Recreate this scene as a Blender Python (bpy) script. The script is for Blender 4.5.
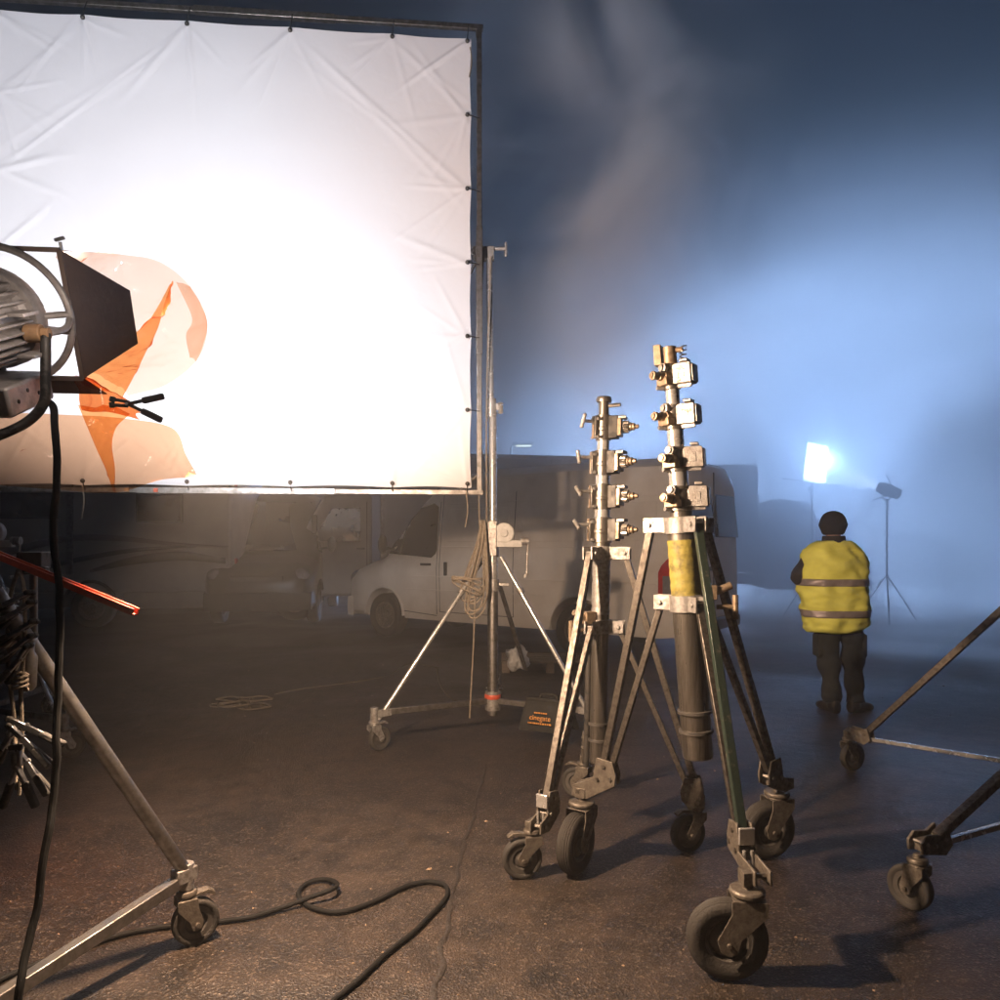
import bpy, bmesh, math, random
from mathutils import Vector as V, Matrix, noise
random.seed(7)
scene = bpy.context.scene
for o in list(bpy.data.objects): bpy.data.objects.remove(o)
COL = scene.collection
R = math.radians

# ------------------------------------------------------------------ camera, sky, exposure
F, CH, HY = 740.0, 1.45, 545.0          # focal length in photo pixels, eye height, horizon row
cam = bpy.data.cameras.new('camera'); cam.sensor_width = 36; cam.lens = 36 * F / 1000
cam.shift_y = (HY - 500) / 1000; cam.clip_start = 0.05; cam.clip_end = 500
co = bpy.data.objects.new('camera', cam); COL.objects.link(co)
co.location = (0, 0, CH); co.rotation_euler = (R(90), 0, 0); scene.camera = co

w = bpy.data.worlds.new('World'); scene.world = w; w.use_nodes = True
nt = w.node_tree; nt.nodes.clear()
sky = nt.nodes.new('ShaderNodeTexSky'); sky.sky_type = 'NISHITA'; sky.sun_disc = False
sky.sun_elevation = R(-6); sky.sun_rotation = R(200)
bg = nt.nodes.new('ShaderNodeBackground'); bg.inputs[1].default_value = 0.01
wo = nt.nodes.new('ShaderNodeOutputWorld')
nt.links.new(sky.outputs[0], bg.inputs[0]); nt.links.new(bg.outputs[0], wo.inputs[0])
scene.view_settings.view_transform = 'Standard'; scene.view_settings.look = 'None'
scene.view_settings.exposure = 0.0; scene.view_settings.gamma = 1.0
scene.render.engine = 'CYCLES'
cy = scene.cycles
cy.use_denoising = True; cy.max_bounces = 4; cy.diffuse_bounces = 2; cy.glossy_bounces = 2; cy.use_light_tree = False; cy.volume_step_rate = 3.0; cy.volume_max_steps = 64
cy.transmission_bounces = 4; cy.transparent_max_bounces = 12; cy.volume_bounces = 2
cy.sample_clamp_indirect = 6.0; cy.caustics_reflective = False; cy.caustics_refractive = False

HAZE_DENSITY = 0.010; HAZE_G = 0.60
P_KEY = 1200.0          # film lamp, main beam on the bounce screen
P_WARMFILL = 720.0         # added warm spot beside the film lamp, no lamp head of its own
P_FAR = 230.0  # added point light in front of the reflector panel
P_BACK = 7400.0          # added unseen area light behind the fog
P_FARBEAM = 2000.0

def at(px, py, Y): return V(((px - 500) / F * Y, Y, CH - (py - HY) / F * Y))
def gnd(px, py, z=0.0):
    Y = F * (CH - z) / (py - HY); return V(((px - 500) / F * Y, Y, z))

# ------------------------------------------------------------------ materials
MATS = {}
def mat(name, col, rough=0.6, metal=0.0, col2=None, scale=8.0, bump=0.0, bscale=60.0, rough2=None, thr=(0.35, 0.65), spec=0.5, stretch=None, coat=0.0):
    if name in MATS: return MATS[name]
    m = bpy.data.materials.new(name); m.use_nodes = True; MATS[name] = m
    t = m.node_tree; b = t.nodes['Principled BSDF']
    b.inputs['Roughness'].default_value = rough; b.inputs['Metallic'].default_value = metal
    b.inputs['Base Color'].default_value = (*col, 1); b.inputs['Specular IOR Level'].default_value = spec
    b.inputs['Coat Weight'].default_value = coat
    tc = t.nodes.new('ShaderNodeTexCoord'); mp = t.nodes.new('ShaderNodeMapping')
    t.links.new(tc.outputs['Object'], mp.inputs[0])
    if stretch: mp.inputs['Scale'].default_value = stretch
    c2 = col2 or tuple(c * 0.7 for c in col)
    n = t.nodes.new('ShaderNodeTexNoise'); n.inputs['Scale'].default_value = scale; n.inputs['Detail'].default_value = 8; n.inputs['Roughness'].default_value = 0.65
    t.links.new(mp.outputs[0], n.inputs['Vector'])
    r = t.nodes.new('ShaderNodeValToRGB'); e = r.color_ramp.elements
    e[0].position, e[1].position = thr; e[0].color = (*c2, 1); e[1].color = (*col, 1)
    t.links.new(n.outputs['Fac'], r.inputs[0]); t.links.new(r.outputs[0], b.inputs['Base Color'])
    if rough2 is not None:
        mr = t.nodes.new('ShaderNodeMapRange'); mr.inputs[1].default_value = thr[0]; mr.inputs[2].default_value = thr[1]
        mr.inputs[3].default_value = rough2; mr.inputs[4].default_value = rough
        t.links.new(n.outputs['Fac'], mr.inputs[0]); t.links.new(mr.outputs[0], b.inputs['Roughness'])
    if bump:
        n2 = t.nodes.new('ShaderNodeTexNoise'); n2.inputs['Scale'].default_value = bscale; n2.inputs['Detail'].default_value = 5
        t.links.new(mp.outputs[0], n2.inputs['Vector'])
        bp = t.nodes.new('ShaderNodeBump'); bp.inputs['Strength'].default_value = bump; bp.inputs['Distance'].default_value = 0.01
        t.links.new(n2.outputs['Fac'], bp.inputs['Height']); t.links.new(bp.outputs[0], b.inputs['Normal'])
    return m

M = {}
M['steel'] = mat('worn_steel', (0.36, 0.33, 0.29), 0.26, 0.9, (0.11, 0.095, 0.08), 60, 0.05, 120, 0.48, (0.30, 0.66), stretch=(1, 1, 0.07))
M['legsteel'] = mat('painted_worn_steel', (0.17, 0.15, 0.13), 0.36, 0.85, (0.05, 0.043, 0.035), 45, 0.15, 120, 0.6, (0.32, 0.62))
M['darkleg'] = mat('dark_green_worn_paint', (0.03, 0.045, 0.035), 0.28, 0.3, (0.16, 0.14, 0.11), 30, 0.15, 80, 0.5, (0.28, 0.42))
M['chrome'] = mat('bright_chrome', (0.74, 0.73, 0.72), 0.18, 0.7, (0.5, 0.48, 0.45), 20, 0.03, 60, 0.3)
M['dullalu'] = mat('dull_aluminium', (0.30, 0.285, 0.27), 0.38, 1.0, (0.16, 0.145, 0.13), 18, 0.08, 90, 0.6)
M['cast'] = mat('cast_aluminium', (0.40, 0.385, 0.37), 0.36, 0.6, (0.17, 0.15, 0.13), 45, 0.25, 160, 0.6, (0.32, 0.60))
M['brass'] = mat('brassy_steel', (0.42, 0.32, 0.22), 0.36, 0.6, (0.16, 0.11, 0.07), 30, 0.1, 100, 0.55)
M['blackmetal'] = mat('black_metal', (0.018, 0.017, 0.016), 0.45, 0.3, (0.05, 0.045, 0.04), 20, 0.1, 80, 0.6, (0.55, 0.35))
M['rubber'] = mat('tyre_rubber', (0.013, 0.012, 0.011), 0.75, 0, (0.034, 0.030, 0.026), 9, 0.3, 120, None, (0.6, 0.35))
M['rim'] = mat('castor_rim', (0.11, 0.10, 0.09), 0.55, 0.4, (0.05, 0.045, 0.04), 14, 0.1, 80)
M['fork'] = mat('castor_steel', (0.20, 0.175, 0.145), 0.48, 0.6, (0.085, 0.07, 0.055), 40, 0.2, 140, 0.7, (0.32, 0.64))
M['cable'] = mat('black_cable_rubber', (0.006, 0.006, 0.006), 0.75, 0, (0.010, 0.0095, 0.009), 12, 0.1, 60, spec=0.2)
M['rope'] = mat('tan_rope', (0.30, 0.25, 0.19), 0.9, 0, (0.18, 0.145, 0.11), 40, 0.6, 220)
M['ropedark'] = mat('dirty_rope', (0.12, 0.095, 0.07), 0.9, 0, (0.07, 0.055, 0.04), 40, 0.6, 220)
M['whiteplastic'] = mat('grey_white_plastic', (0.55, 0.54, 0.52), 0.45, 0, (0.4, 0.39, 0.37), 30, 0.05, 80)
M['redpaint'] = mat('red_orange_paint', (0.62, 0.10, 0.045), 0.4, 0.0, (0.40, 0.06, 0.03), 20, 0.1, 60, 0.55, (0.3, 0.6))
M['yellowtape'] = mat('yellow_tape', (0.27, 0.225, 0.045), 0.6, 0, (0.12, 0.10, 0.03), 26, 0.35, 50, None, (0.35, 0.55))
M['vanpaint'] = mat('dusty_white_van_paint', (0.74, 0.70, 0.64), 0.42, 0, (0.55, 0.50, 0.44), 1.6, 0.03, 40, 0.6, (0.3, 0.7), coat=0.2)
M['darkpaint'] = mat('dark_vehicle_paint', (0.045, 0.042, 0.04), 0.35, 0, (0.03, 0.028, 0.026), 3, 0.02, 40)
M['blacktrim'] = mat('black_plastic_trim', (0.03, 0.03, 0.03), 0.6, 0, (0.045, 0.043, 0.04), 12, 0.1, 60)
M['glassdark'] = mat('dark_vehicle_glass', (0.025, 0.027, 0.03), 0.08, 0, (0.02, 0.02, 0.022), 3, 0, 10, spec=0.8)
M['headlamp'] = mat('clear_lamp_lens', (0.22, 0.22, 0.23), 0.25, 0.1, (0.15, 0.15, 0.16), 15, 0.2, 60)
M['redlens'] = mat('red_lamp_lens', (0.50, 0.025, 0.02), 0.15, 0, (0.35, 0.015, 0.015), 30, 0.2, 70)
M['amber'] = mat('amber_lens', (0.7, 0.28, 0.03), 0.2, 0, (0.5, 0.2, 0.02), 30, 0.1, 70)
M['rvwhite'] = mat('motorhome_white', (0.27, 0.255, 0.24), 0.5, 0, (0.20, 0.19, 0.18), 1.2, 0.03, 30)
M['rvstripe'] = mat('dark_stripe_film', (0.05, 0.045, 0.045), 0.4, 0, (0.07, 0.065, 0.06), 5, 0, 10)
M['rvstripe2'] = mat('grey_stripe_film', (0.16, 0.145, 0.14), 0.4, 0, (0.12, 0.11, 0.10), 5, 0, 10)
M['hivis'] = mat('hi_vis_yellow_fabric', (0.92, 0.93, 0.20), 0.75, 0, (0.80, 0.80, 0.15), 6, 0.6, 14)
M['reflect'] = mat('grey_reflective_band', (0.42, 0.36, 0.36), 0.45, 0.3, (0.33, 0.28, 0.28), 20, 0.15, 60)
M['trouser'] = mat('dark_work_trousers', (0.018, 0.021, 0.024), 0.9, 0, (0.028, 0.031, 0.034), 9, 0.5, 40)
M['jacket'] = mat('dark_blue_jacket', (0.025, 0.025, 0.035), 0.85, 0, (0.04, 0.038, 0.045), 12, 0.4, 60)
M['hat'] = mat('black_knit_hat', (0.016, 0.017, 0.024), 0.95, 0, (0.026, 0.026, 0.034), 60, 0.5, 160)
M['skin'] = mat('skin', (0.50, 0.30, 0.22), 0.55, 0, (0.42, 0.24, 0.17), 12, 0.1, 90)
M['boot'] = mat('black_boot_leather', (0.02, 0.019, 0.018), 0.5, 0, (0.035, 0.03, 0.027), 14, 0.2, 70)
M['lampgrey'] = mat('lamp_grey_paint', (0.55, 0.51, 0.49), 0.38, 0.5, (0.34, 0.31, 0.29), 16, 0.12, 80, 0.6, (0.35, 0.55))
M['lampdark'] = mat('barn_door_heat_brown', (0.15, 0.105, 0.085), 0.45, 0.2, (0.20, 0.145, 0.12), 7, 0.1, 50, 0.65)
M['bag'] = mat('black_cordura', (0.018, 0.017, 0.016), 0.85, 0, (0.03, 0.028, 0.025), 60, 0.5, 260)
M['orangeprint'] = mat('orange_print', (0.75, 0.33, 0.05), 0.6, 0, (0.55, 0.23, 0.04), 40, 0, 10)
M['plasticbag'] = mat('white_plastic_film', (0.55, 0.54, 0.52), 0.35, 0, (0.42, 0.4, 0.38), 15, 0.5, 40)
M['wood'] = mat('weathered_wood', (0.20, 0.15, 0.11), 0.8, 0, (0.12, 0.09, 0.065), 4, 0.4, 30, stretch=(1, 12, 12))
M['tan'] = mat('tan_leather_strap', (0.40, 0.24, 0.12), 0.6, 0, (0.26, 0.15, 0.08), 20, 0.2, 80)
M['greylabel'] = mat('grey_steel_plate', (0.30, 0.30, 0.31), 0.30, 0.9, (0.14, 0.14, 0.145), 40, 0.1, 120)
M['debris'] = mat('grit_and_leaf_bits', (0.36, 0.26, 0.17), 0.8, 0, (0.2, 0.13, 0.08), 30, 0.2, 60)
M['pole'] = mat('lamp_post_paint', (0.2, 0.22, 0.2), 0.5, 0.3, (0.14, 0.15, 0.14), 6, 0.05, 40)

def emis(name, col, strength):
    m = bpy.data.materials.new(name); m.use_nodes = True; t = m.node_tree; t.nodes.clear()
    e = t.nodes.new('ShaderNodeEmission'); e.inputs[0].default_value = (*col, 1); e.inputs[1].default_value = strength
    o = t.nodes.new('ShaderNodeOutputMaterial'); t.links.new(e.outputs[0], o.inputs[0]); return m

def fabric_mat():
    m = bpy.data.materials.new('white_bounce_fabric'); m.use_nodes = True; t = m.node_tree; t.nodes.clear()
    o = t.nodes.new('ShaderNodeOutputMaterial')
    tc = t.nodes.new('ShaderNodeTexCoord')
    n = t.nodes.new('ShaderNodeTexNoise'); n.inputs['Scale'].default_value = 1.3; n.inputs['Detail'].default_value = 6
    r = t.nodes.new('ShaderNodeValToRGB'); r.color_ramp.elements[0].color = (0.78, 0.75, 0.76, 1); r.color_ramp.elements[1].color = (0.84, 0.82, 0.83, 1)
    w = t.nodes.new('ShaderNodeTexNoise'); w.inputs['Scale'].default_value = 9; w.inputs['Detail'].default_value = 3; w.inputs['Distortion'].default_value = 0.6
    bp = t.nodes.new('ShaderNodeBump'); bp.inputs['Strength'].default_value = 0.12; bp.inputs['Distance'].default_value = 0.02
    d = t.nodes.new('ShaderNodeBsdfDiffuse'); tr = t.nodes.new('ShaderNodeBsdfTranslucent'); mx = t.nodes.new('ShaderNodeMixShader')
    mx.inputs[0].default_value = 0.30; L = t.links.new
    L(tc.outputs['Object'], n.inputs['Vector']); L(tc.outputs['Object'], w.inputs['Vector']); L(n.outputs['Fac'], r.inputs[0])
    L(w.outputs['Fac'], bp.inputs['Height']); L(bp.outputs[0], d.inputs['Normal'])
    L(r.outputs[0], d.inputs[0]); L(r.outputs[0], tr.inputs[0]); L(d.outputs[0], mx.inputs[1]); L(tr.outputs[0], mx.inputs[2]); L(mx.outputs[0], o.inputs[0])
    return m
M['fabric'] = fabric_mat()

def gel_mat(name, tint, gl=0.10, dif=0.10):
    m = bpy.data.materials.new(name); m.use_nodes = True; t = m.node_tree; t.nodes.clear(); L = t.links.new
    o = t.nodes.new('ShaderNodeOutputMaterial'); tp = t.nodes.new('ShaderNodeBsdfTransparent'); tp.inputs[0].default_value = (*tint, 1)
    g = t.nodes.new('ShaderNodeBsdfGlossy'); g.inputs['Roughness'].default_value = 0.12; g.inputs[0].default_value = (0.9, 0.85, 0.8, 1)
    d = t.nodes.new('ShaderNodeBsdfTranslucent'); d.inputs[0].default_value = (*[c * 0.9 for c in tint], 1)
    tc = t.nodes.new('ShaderNodeTexCoord'); n = t.nodes.new('ShaderNodeTexNoise'); n.inputs['Scale'].default_value = 14; n.inputs['Detail'].default_value = 4
    bp = t.nodes.new('ShaderNodeBump'); bp.inputs['Strength'].default_value = 0.5; bp.inputs['Distance'].default_value = 0.02
    L(tc.outputs['Object'], n.inputs['Vector']); L(n.outputs['Fac'], bp.inputs['Height']); L(bp.outputs[0], g.inputs['Normal'])
    fr = t.nodes.new('ShaderNodeLayerWeight'); fr.inputs[0].default_value = 0.5
    mc = t.nodes.new('ShaderNodeMixRGB'); mc.inputs[1].default_value = (*tint, 1); mc.inputs[2].default_value = (*[c ** 2.6 for c in tint], 1)
    pw = t.nodes.new('ShaderNodeMath'); pw.operation = 'POWER'; pw.inputs[1].default_value = 3.0; L(fr.outputs['Facing'], pw.inputs[0]); L(pw.outputs[0], mc.inputs[0]); L(mc.outputs[0], tp.inputs[0])
    m1 = t.nodes.new('ShaderNodeMixShader'); m1.inputs[0].default_value = dif; L(tp.outputs[0], m1.inputs[1]); L(d.outputs[0], m1.inputs[2])
    m2 = t.nodes.new('ShaderNodeMixShader'); m2.inputs[0].default_value = gl * 0.5; L(m1.outputs[0], m2.inputs[1]); L(g.outputs[0], m2.inputs[2])
    L(m2.outputs[0], o.inputs[0]); return m
M['gel'] = gel_mat('orange_gel_film', (0.93, 0.45, 0.17))
M['gelpale'] = gel_mat('pale_gel_film', (0.93, 0.72, 0.58), 0.10, 0.04)
M['glass'] = gel_mat('lamp_lens_glass', (0.92, 0.94, 0.95), 0.15, 0.1)

def ground_mat():
    m = bpy.data.materials.new('damp_asphalt'); m.use_nodes = True; t = m.node_tree; b = t.nodes['Principled BSDF']; L = t.links.new
    tc = t.nodes.new('ShaderNodeTexCoord')
    def noise_(s, d=6, dist=0.0):
        n = t.nodes.new('ShaderNodeTexNoise'); n.inputs['Scale'].default_value = s; n.inputs['Detail'].default_value = d; n.inputs['Distortion'].default_value = dist
        L(tc.outputs['Object'], n.inputs['Vector']); return n
    def ramp(src, p0, c0, p1, c1):
        r = t.nodes.new('ShaderNodeValToRGB'); e = r.color_ramp.elements; e[0].position = p0; e[1].position = p1
        e[0].color = (*c0, 1); e[1].color = (*c1, 1); L(src, r.inputs[0]); return r
    big = noise_(0.55, 5, 0.5); mid = noise_(7, 6); fine = noise_(95, 3)
    c0 = ramp(big.outputs['Fac'], 0.35, (0.019, 0.0135, 0.010), 0.68, (0.043, 0.0305, 0.022))
    c1 = ramp(mid.outputs['Fac'], 0.35, (0.55, 0.55, 0.55), 0.65, (1.25, 1.2, 1.15))
    mul = t.nodes.new('ShaderNodeMixRGB'); mul.blend_type = 'MULTIPLY'; mul.inputs[0].default_value = 1
    L(c1.outputs[0], mul.inputs[2])
    stn = noise_(1.7, 9, 1.2); sr = ramp(stn.outputs['Fac'], 0.56, (1, 1, 1), 0.70, (0.42, 0.42, 0.44))
    m0 = t.nodes.new('ShaderNodeMixRGB'); m0.blend_type = 'MULTIPLY'; m0.inputs[0].default_value = 1; L(c0.outputs[0], m0.inputs[1]); L(sr.outputs[0], m0.inputs[2]); L(m0.outputs[0], mul.inputs[1])
    vo = t.nodes.new('ShaderNodeTexVoronoi'); vo.inputs['Scale'].default_value = 125; L(tc.outputs['Object'], vo.inputs['Vector'])
    hue = t.nodes.new('ShaderNodeSeparateColor'); L(vo.outputs['Color'], hue.inputs[0])
    grain = ramp(hue.outputs[0], 0.80, (0, 0, 0), 0.98, (1, 1, 1))
    mix = t.nodes.new('ShaderNodeMixRGB'); mix.inputs[2].default_value = (0.17, 0.13, 0.10, 1)
    mm = t.nodes.new('ShaderNodeMath'); mm.operation = 'MULTIPLY'; mm.inputs[1].default_value = 0.5; L(grain.outputs[0], mm.inputs[0])
    L(mm.outputs[0], mix.inputs[0]); L(mul.outputs[0], mix.inputs[1]); L(mix.outputs[0], b.inputs['Base Color'])
    wet = noise_(0.35, 4, 0.8)
    rr = t.nodes.new('ShaderNodeMapRange'); rr.inputs[1].default_value = 0.35; rr.inputs[2].default_value = 0.65; rr.inputs[3].default_value = 0.36; rr.inputs[4].default_value = 0.62
    L(wet.outputs['Fac'], rr.inputs[0]); L(rr.outputs[0], b.inputs['Roughness'])
    h1 = t.nodes.new('ShaderNodeMath'); h1.operation = 'MULTIPLY_ADD'; h1.inputs[1].default_value = 0.5
    L(fine.outputs['Fac'], h1.inputs[0]); L(vo.outputs['Distance'], h1.inputs[2])
    bp = t.nodes.new('ShaderNodeBump'); bp.inputs['Strength'].default_value = 0.55; bp.inputs['Distance'].default_value = 0.006
    L(h1.outputs[0], bp.inputs['Height'])
    bp2 = t.nodes.new('ShaderNodeBump'); bp2.inputs['Strength'].default_value = 0.35; bp2.inputs['Distance'].default_value = 0.03
    L(mid.outputs['Fac'], bp2.inputs['Height']); L(bp.outputs[0], bp2.inputs['Normal']); L(bp2.outputs[0], b.inputs['Normal'])
    b.inputs['Specular IOR Level'].default_value = 0.5
    return m
M['ground'] = ground_mat()

# ------------------------------------------------------------------ mesh helpers
ORG = {}
def basis(ax):
    ax = ax.normalized(); u = ax.cross(V((0, 0, 1)))
    if u.length < 1e-4: u = V((1, 0, 0))
    u.normalize(); return u, u.cross(ax).normalized(), ax      # u horizontal

class MB:
    def __init__(s): s.v = []; s.f = []
    def add(s, vs, fs):
        o = len(s.v); s.v += [V(x) for x in vs]; s.f += [tuple(i + o for i in f) for f in fs]; return s
    def box(s, c, size, ax=None):
        c = V(c); X, Y, Z = ax if ax else (V((1, 0, 0)), V((0, 1, 0)), V((0, 0, 1)))
        h = [d / 2 for d in size]
        vs = [c + X * h[0] * a + Y * h[1] * b + Z * h[2] * d for a in (-1, 1) for b in (-1, 1) for d in (-1, 1)]
        return s.add(vs, [(0, 1, 3, 2), (4, 6, 7, 5), (0, 4, 5, 1), (2, 3, 7, 6), (0, 2, 6, 4), (1, 5, 7, 3)])
    def bar(s, p0, p1, w, h, side=None):
        p0, p1 = V(p0), V(p1); a = (p1 - p0); L = a.length; a.normalize()
        x = (side - a * side.dot(a)).normalized() if side else basis(a)[0]
        return s.box((p0 + p1) / 2, (w, L, h), (x, a, x.cross(a)))
    def ring(s, c, u, v, r, n, ph=0): return [c + u * math.cos(ph + 2 * math.pi * k / n) * r + v * math.sin(ph + 2 * math.pi * k / n) * r for k in range(n)]
    def cyl(s, p0, p1, r0, r1=None, n=18, caps=True):
        return s.lathe([(r0, 0), (r0 if r1 is None else r1, (V(p1) - V(p0)).length)], p0, V(p1) - V(p0), n, caps)
    def lathe(s, prof, org, axis, n=28, caps=True, closed=False):
        u, v, a = basis(V(axis)); org = V(org); vs = []; fs = []; m = len(prof)
        for r, t in prof: vs += s.ring(org + a * t, u, v, max(r, 1e-5), n)
        for i in range(m if closed else m - 1):
            j = (i + 1) % m
            for k in range(n): k2 = (k + 1) % n; fs.append((i * n + k, i * n + k2, j * n + k2, j * n + k))
        if caps and not closed: fs.append(tuple(range(n))[::-1]); fs.append(tuple((m - 1) * n + k for k in range(n)))
        return s.add(vs, fs)
    def tube(s, pts, r, n=10, caps=True):
        pts = [V(p) for p in pts]; vs = []; fs = []; N = len(pts)
        rr = r if isinstance(r, (list, tuple)) else [r] * N
        t0 = (pts[1] - pts[0]).normalized(); u, _, _ = basis(t0)
        for i, p in enumerate(pts):
            t = (pts[min(i + 1, N - 1)] - pts[max(i - 1, 0)]).normalized()
            u = (u - t * u.dot(t)); u = u.normalized() if u.length > 1e-6 else basis(t)[0]
            vs += s.ring(p, u, t.cross(u), rr[i], n)
        for i in range(N - 1):
            for k in range(n): k2 = (k + 1) % n; fs.append((i * n + k, i * n + k2, (i + 1) * n + k2, (i + 1) * n + k))
        if caps: fs.append(tuple(range(n))[::-1]); fs.append(tuple((N - 1) * n + k for k in range(n)))
        return s.add(vs, fs)
    def prism(s, poly, org, ux, uy, th):
        org = V(org); nn = ux.cross(uy).normalized(); m = len(poly)
        a = [org + ux * x + uy * y + nn * th / 2 for x, y in poly]; b = [p - nn * th for p in a]
        fs = [tuple(range(m)), tuple(range(2 * m - 1, m - 1, -1))]
        for k in range(m): k2 = (k + 1) % m; fs.append((k, m + k, m + k2, k2))
        return s.add(a + b, fs)
    def sphere(s, c, r, n=16, m=10):
        c = V(c); rx = r if isinstance(r, (tuple, list, V)) else (r, r, r); vs = []; fs = []
        for i in range(m + 1):
            th = math.pi * i / m
            for k in range(n):
                ph = 2 * math.pi * k / n
                vs.append(c + V((rx[0] * math.sin(th) * math.cos(ph), rx[1] * math.sin(th) * math.sin(ph), rx[2] * math.cos(th))))
        for i in range(m):
            for k in range(n): k2 = (k + 1) % n; fs.append((i * n + k, (i + 1) * n + k, (i + 1) * n + k2, i * n + k2))
        return s.add(vs, fs)
    def loft(s, secs, caps=True):
        n = len(secs[0]); vs = [p for q in secs for p in q]; fs = []
        for i in range(len(secs) - 1):
            for k in range(n): k2 = (k + 1) % n; fs.append((i * n + k, i * n + k2, (i + 1) * n + k2, (i + 1) * n + k))
        if caps: fs.append(tuple(range(n))[::-1]); fs.append(tuple((len(secs) - 1) * n + k for k in range(n)))
        return s.add(vs, fs)
    def mesh(s, name, org=V((0, 0, 0)), smooth=35):
        me = bpy.data.meshes.new(name); me.from_pydata([p - org for p in s.v], [], s.f)
        bm = bmesh.new(); bm.from_mesh(me); bmesh.ops.remove_doubles(bm, verts=bm.verts, dist=1e-6)
        bmesh.ops.recalc_face_normals(bm, faces=bm.faces); bm.to_mesh(me); bm.free()
        if smooth:
            me.shade_smooth(); me.set_sharp_from_angle(angle=R(smooth))
        return me
    def build(s, name, m, parent=None, smooth=35, bevel=0.0):
        org = ORG.get(parent.name, V((0, 0, 0))) if parent else V((0, 0, 0))
        me = s.mesh(name, org, smooth); me.materials.append(M[m] if isinstance(m, str) else m)
        o = bpy.data.objects.new(name, me); COL.objects.link(o)
        if parent: o.parent = parent; ORG[o.name] = org
        if bevel:
            b = o.modifiers.new('Bevel', 'BEVEL'); b.width = bevel; b.segments = 2; b.limit_method = 'ANGLE'; b.angle_limit = R(40); b.harden_normals = False
        return o

def tag(o, label, cat, group=None, kind=None):
    if label: o['label'] = label
    if cat: o['category'] = cat
    if group: o['group'] = group
    if kind: o['kind'] = kind
    return o
def thing(name, label, cat, loc, group=None):
    o = bpy.data.objects.new(name, None); COL.objects.link(o); o.location = loc; o.empty_display_size = 0.1
    ORG[o.name] = V(loc); return tag(o, label, cat, group)
def single(name, mb, m, label, cat, loc, group=None, smooth=35, bevel=0.0):
    """a thing that is one mesh, origin at its base"""
    me = mb.mesh(name, V(loc), smooth); me.materials.append(M[m] if isinstance(m, str) else m)
    o = bpy.data.objects.new(name, me); COL.objects.link(o); o.location = loc; ORG[o.name] = V(loc)
    if bevel:
        b = o.modifiers.new('Bevel', 'BEVEL'); b.width = bevel; b.segments = 2; b.limit_method = 'ANGLE'; b.angle_limit = R(40)
    return tag(o, label, cat, group)
def copy_tree(o, parent=None):
    c = o.copy(); COL.objects.link(c); c.parent = parent
    for ch in list(o.children): copy_tree(ch, c)
    return c
def smooth_path(pts, n=8):
    """Catmull-Rom through points"""
    P = [V(p) for p in pts]; P = [P[0] * 2 - P[1]] + P + [P[-1] * 2 - P[-2]]; out = []
    for i in range(1, len(P) - 2):
        a, b, c, d = P[i - 1:i + 3]
        for k in range(n):
            t = k / n
            out.append(0.5 * ((2 * b) + (c - a) * t + (2 * a - 5 * b + 4 * c - d) * t * t + (3 * b - a - 3 * c + d) * t ** 3))
    out.append(P[-2]); return out
X, Y, Z = V((1, 0, 0)), V((0, 1, 0)), V((0, 0, 1))

# ------------------------------------------------------------------ ground
mb = MB(); N = 60
g = bpy.data.meshes.new('ground'); S = 70.0
gv = []; gf = []
for i in range(N + 1):
    for j in range(N + 1):
        gv.append((-S + 2 * S * i / N, -S + 2 * S * j / N, 0))
for i in range(N):
    for j in range(N): gf.append((i * (N + 1) + j, (i + 1) * (N + 1) + j, (i + 1) * (N + 1) + j + 1, i * (N + 1) + j + 1))
g.from_pydata(gv, [], gf); g.materials.append(M['ground'])
go = bpy.data.objects.new('ground', g); COL.objects.link(go); go['kind'] = 'structure'; go['label'] = 'damp dark asphalt ground of the lot'

sm = MB(); pth = smooth_path([gnd(x, y) for x, y in ((432, 1060), (436, 1000), (441, 960), (446, 925), (455, 885), (466, 840), (480, 790), (487, 765))], 12); nrow = len(pth)
for i, p in enumerate(pth):
    hw_ = 0.010 + 0.006 * noise.noise(p * 5) + 0.006 * noise.noise(p * 19); off_ = 0.025 * noise.noise(p * 7 + X * 4)
    sm.v += [p + V((-hw_ + off_, 0, 0.003)), p + V((off_, 0, 0.006)), p + V((hw_ + off_, 0, 0.003))]
for i in range(nrow - 1): sm.f += [(3 * i, 3 * i + 1, 3 * i + 4, 3 * i + 3), (3 * i + 1, 3 * i + 2, 3 * i + 5, 3 * i + 4)]
M['tar'] = mat('tar_seam', (0.018, 0.014, 0.011), 0.5, 0, (0.035, 0.027, 0.021), 30, 0.5, 90)
so_ = sm.build('tar_seam', 'tar', None, 180); so_['kind'] = 'structure'; so_['label'] = 'dark tar seam running across the asphalt'

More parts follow.
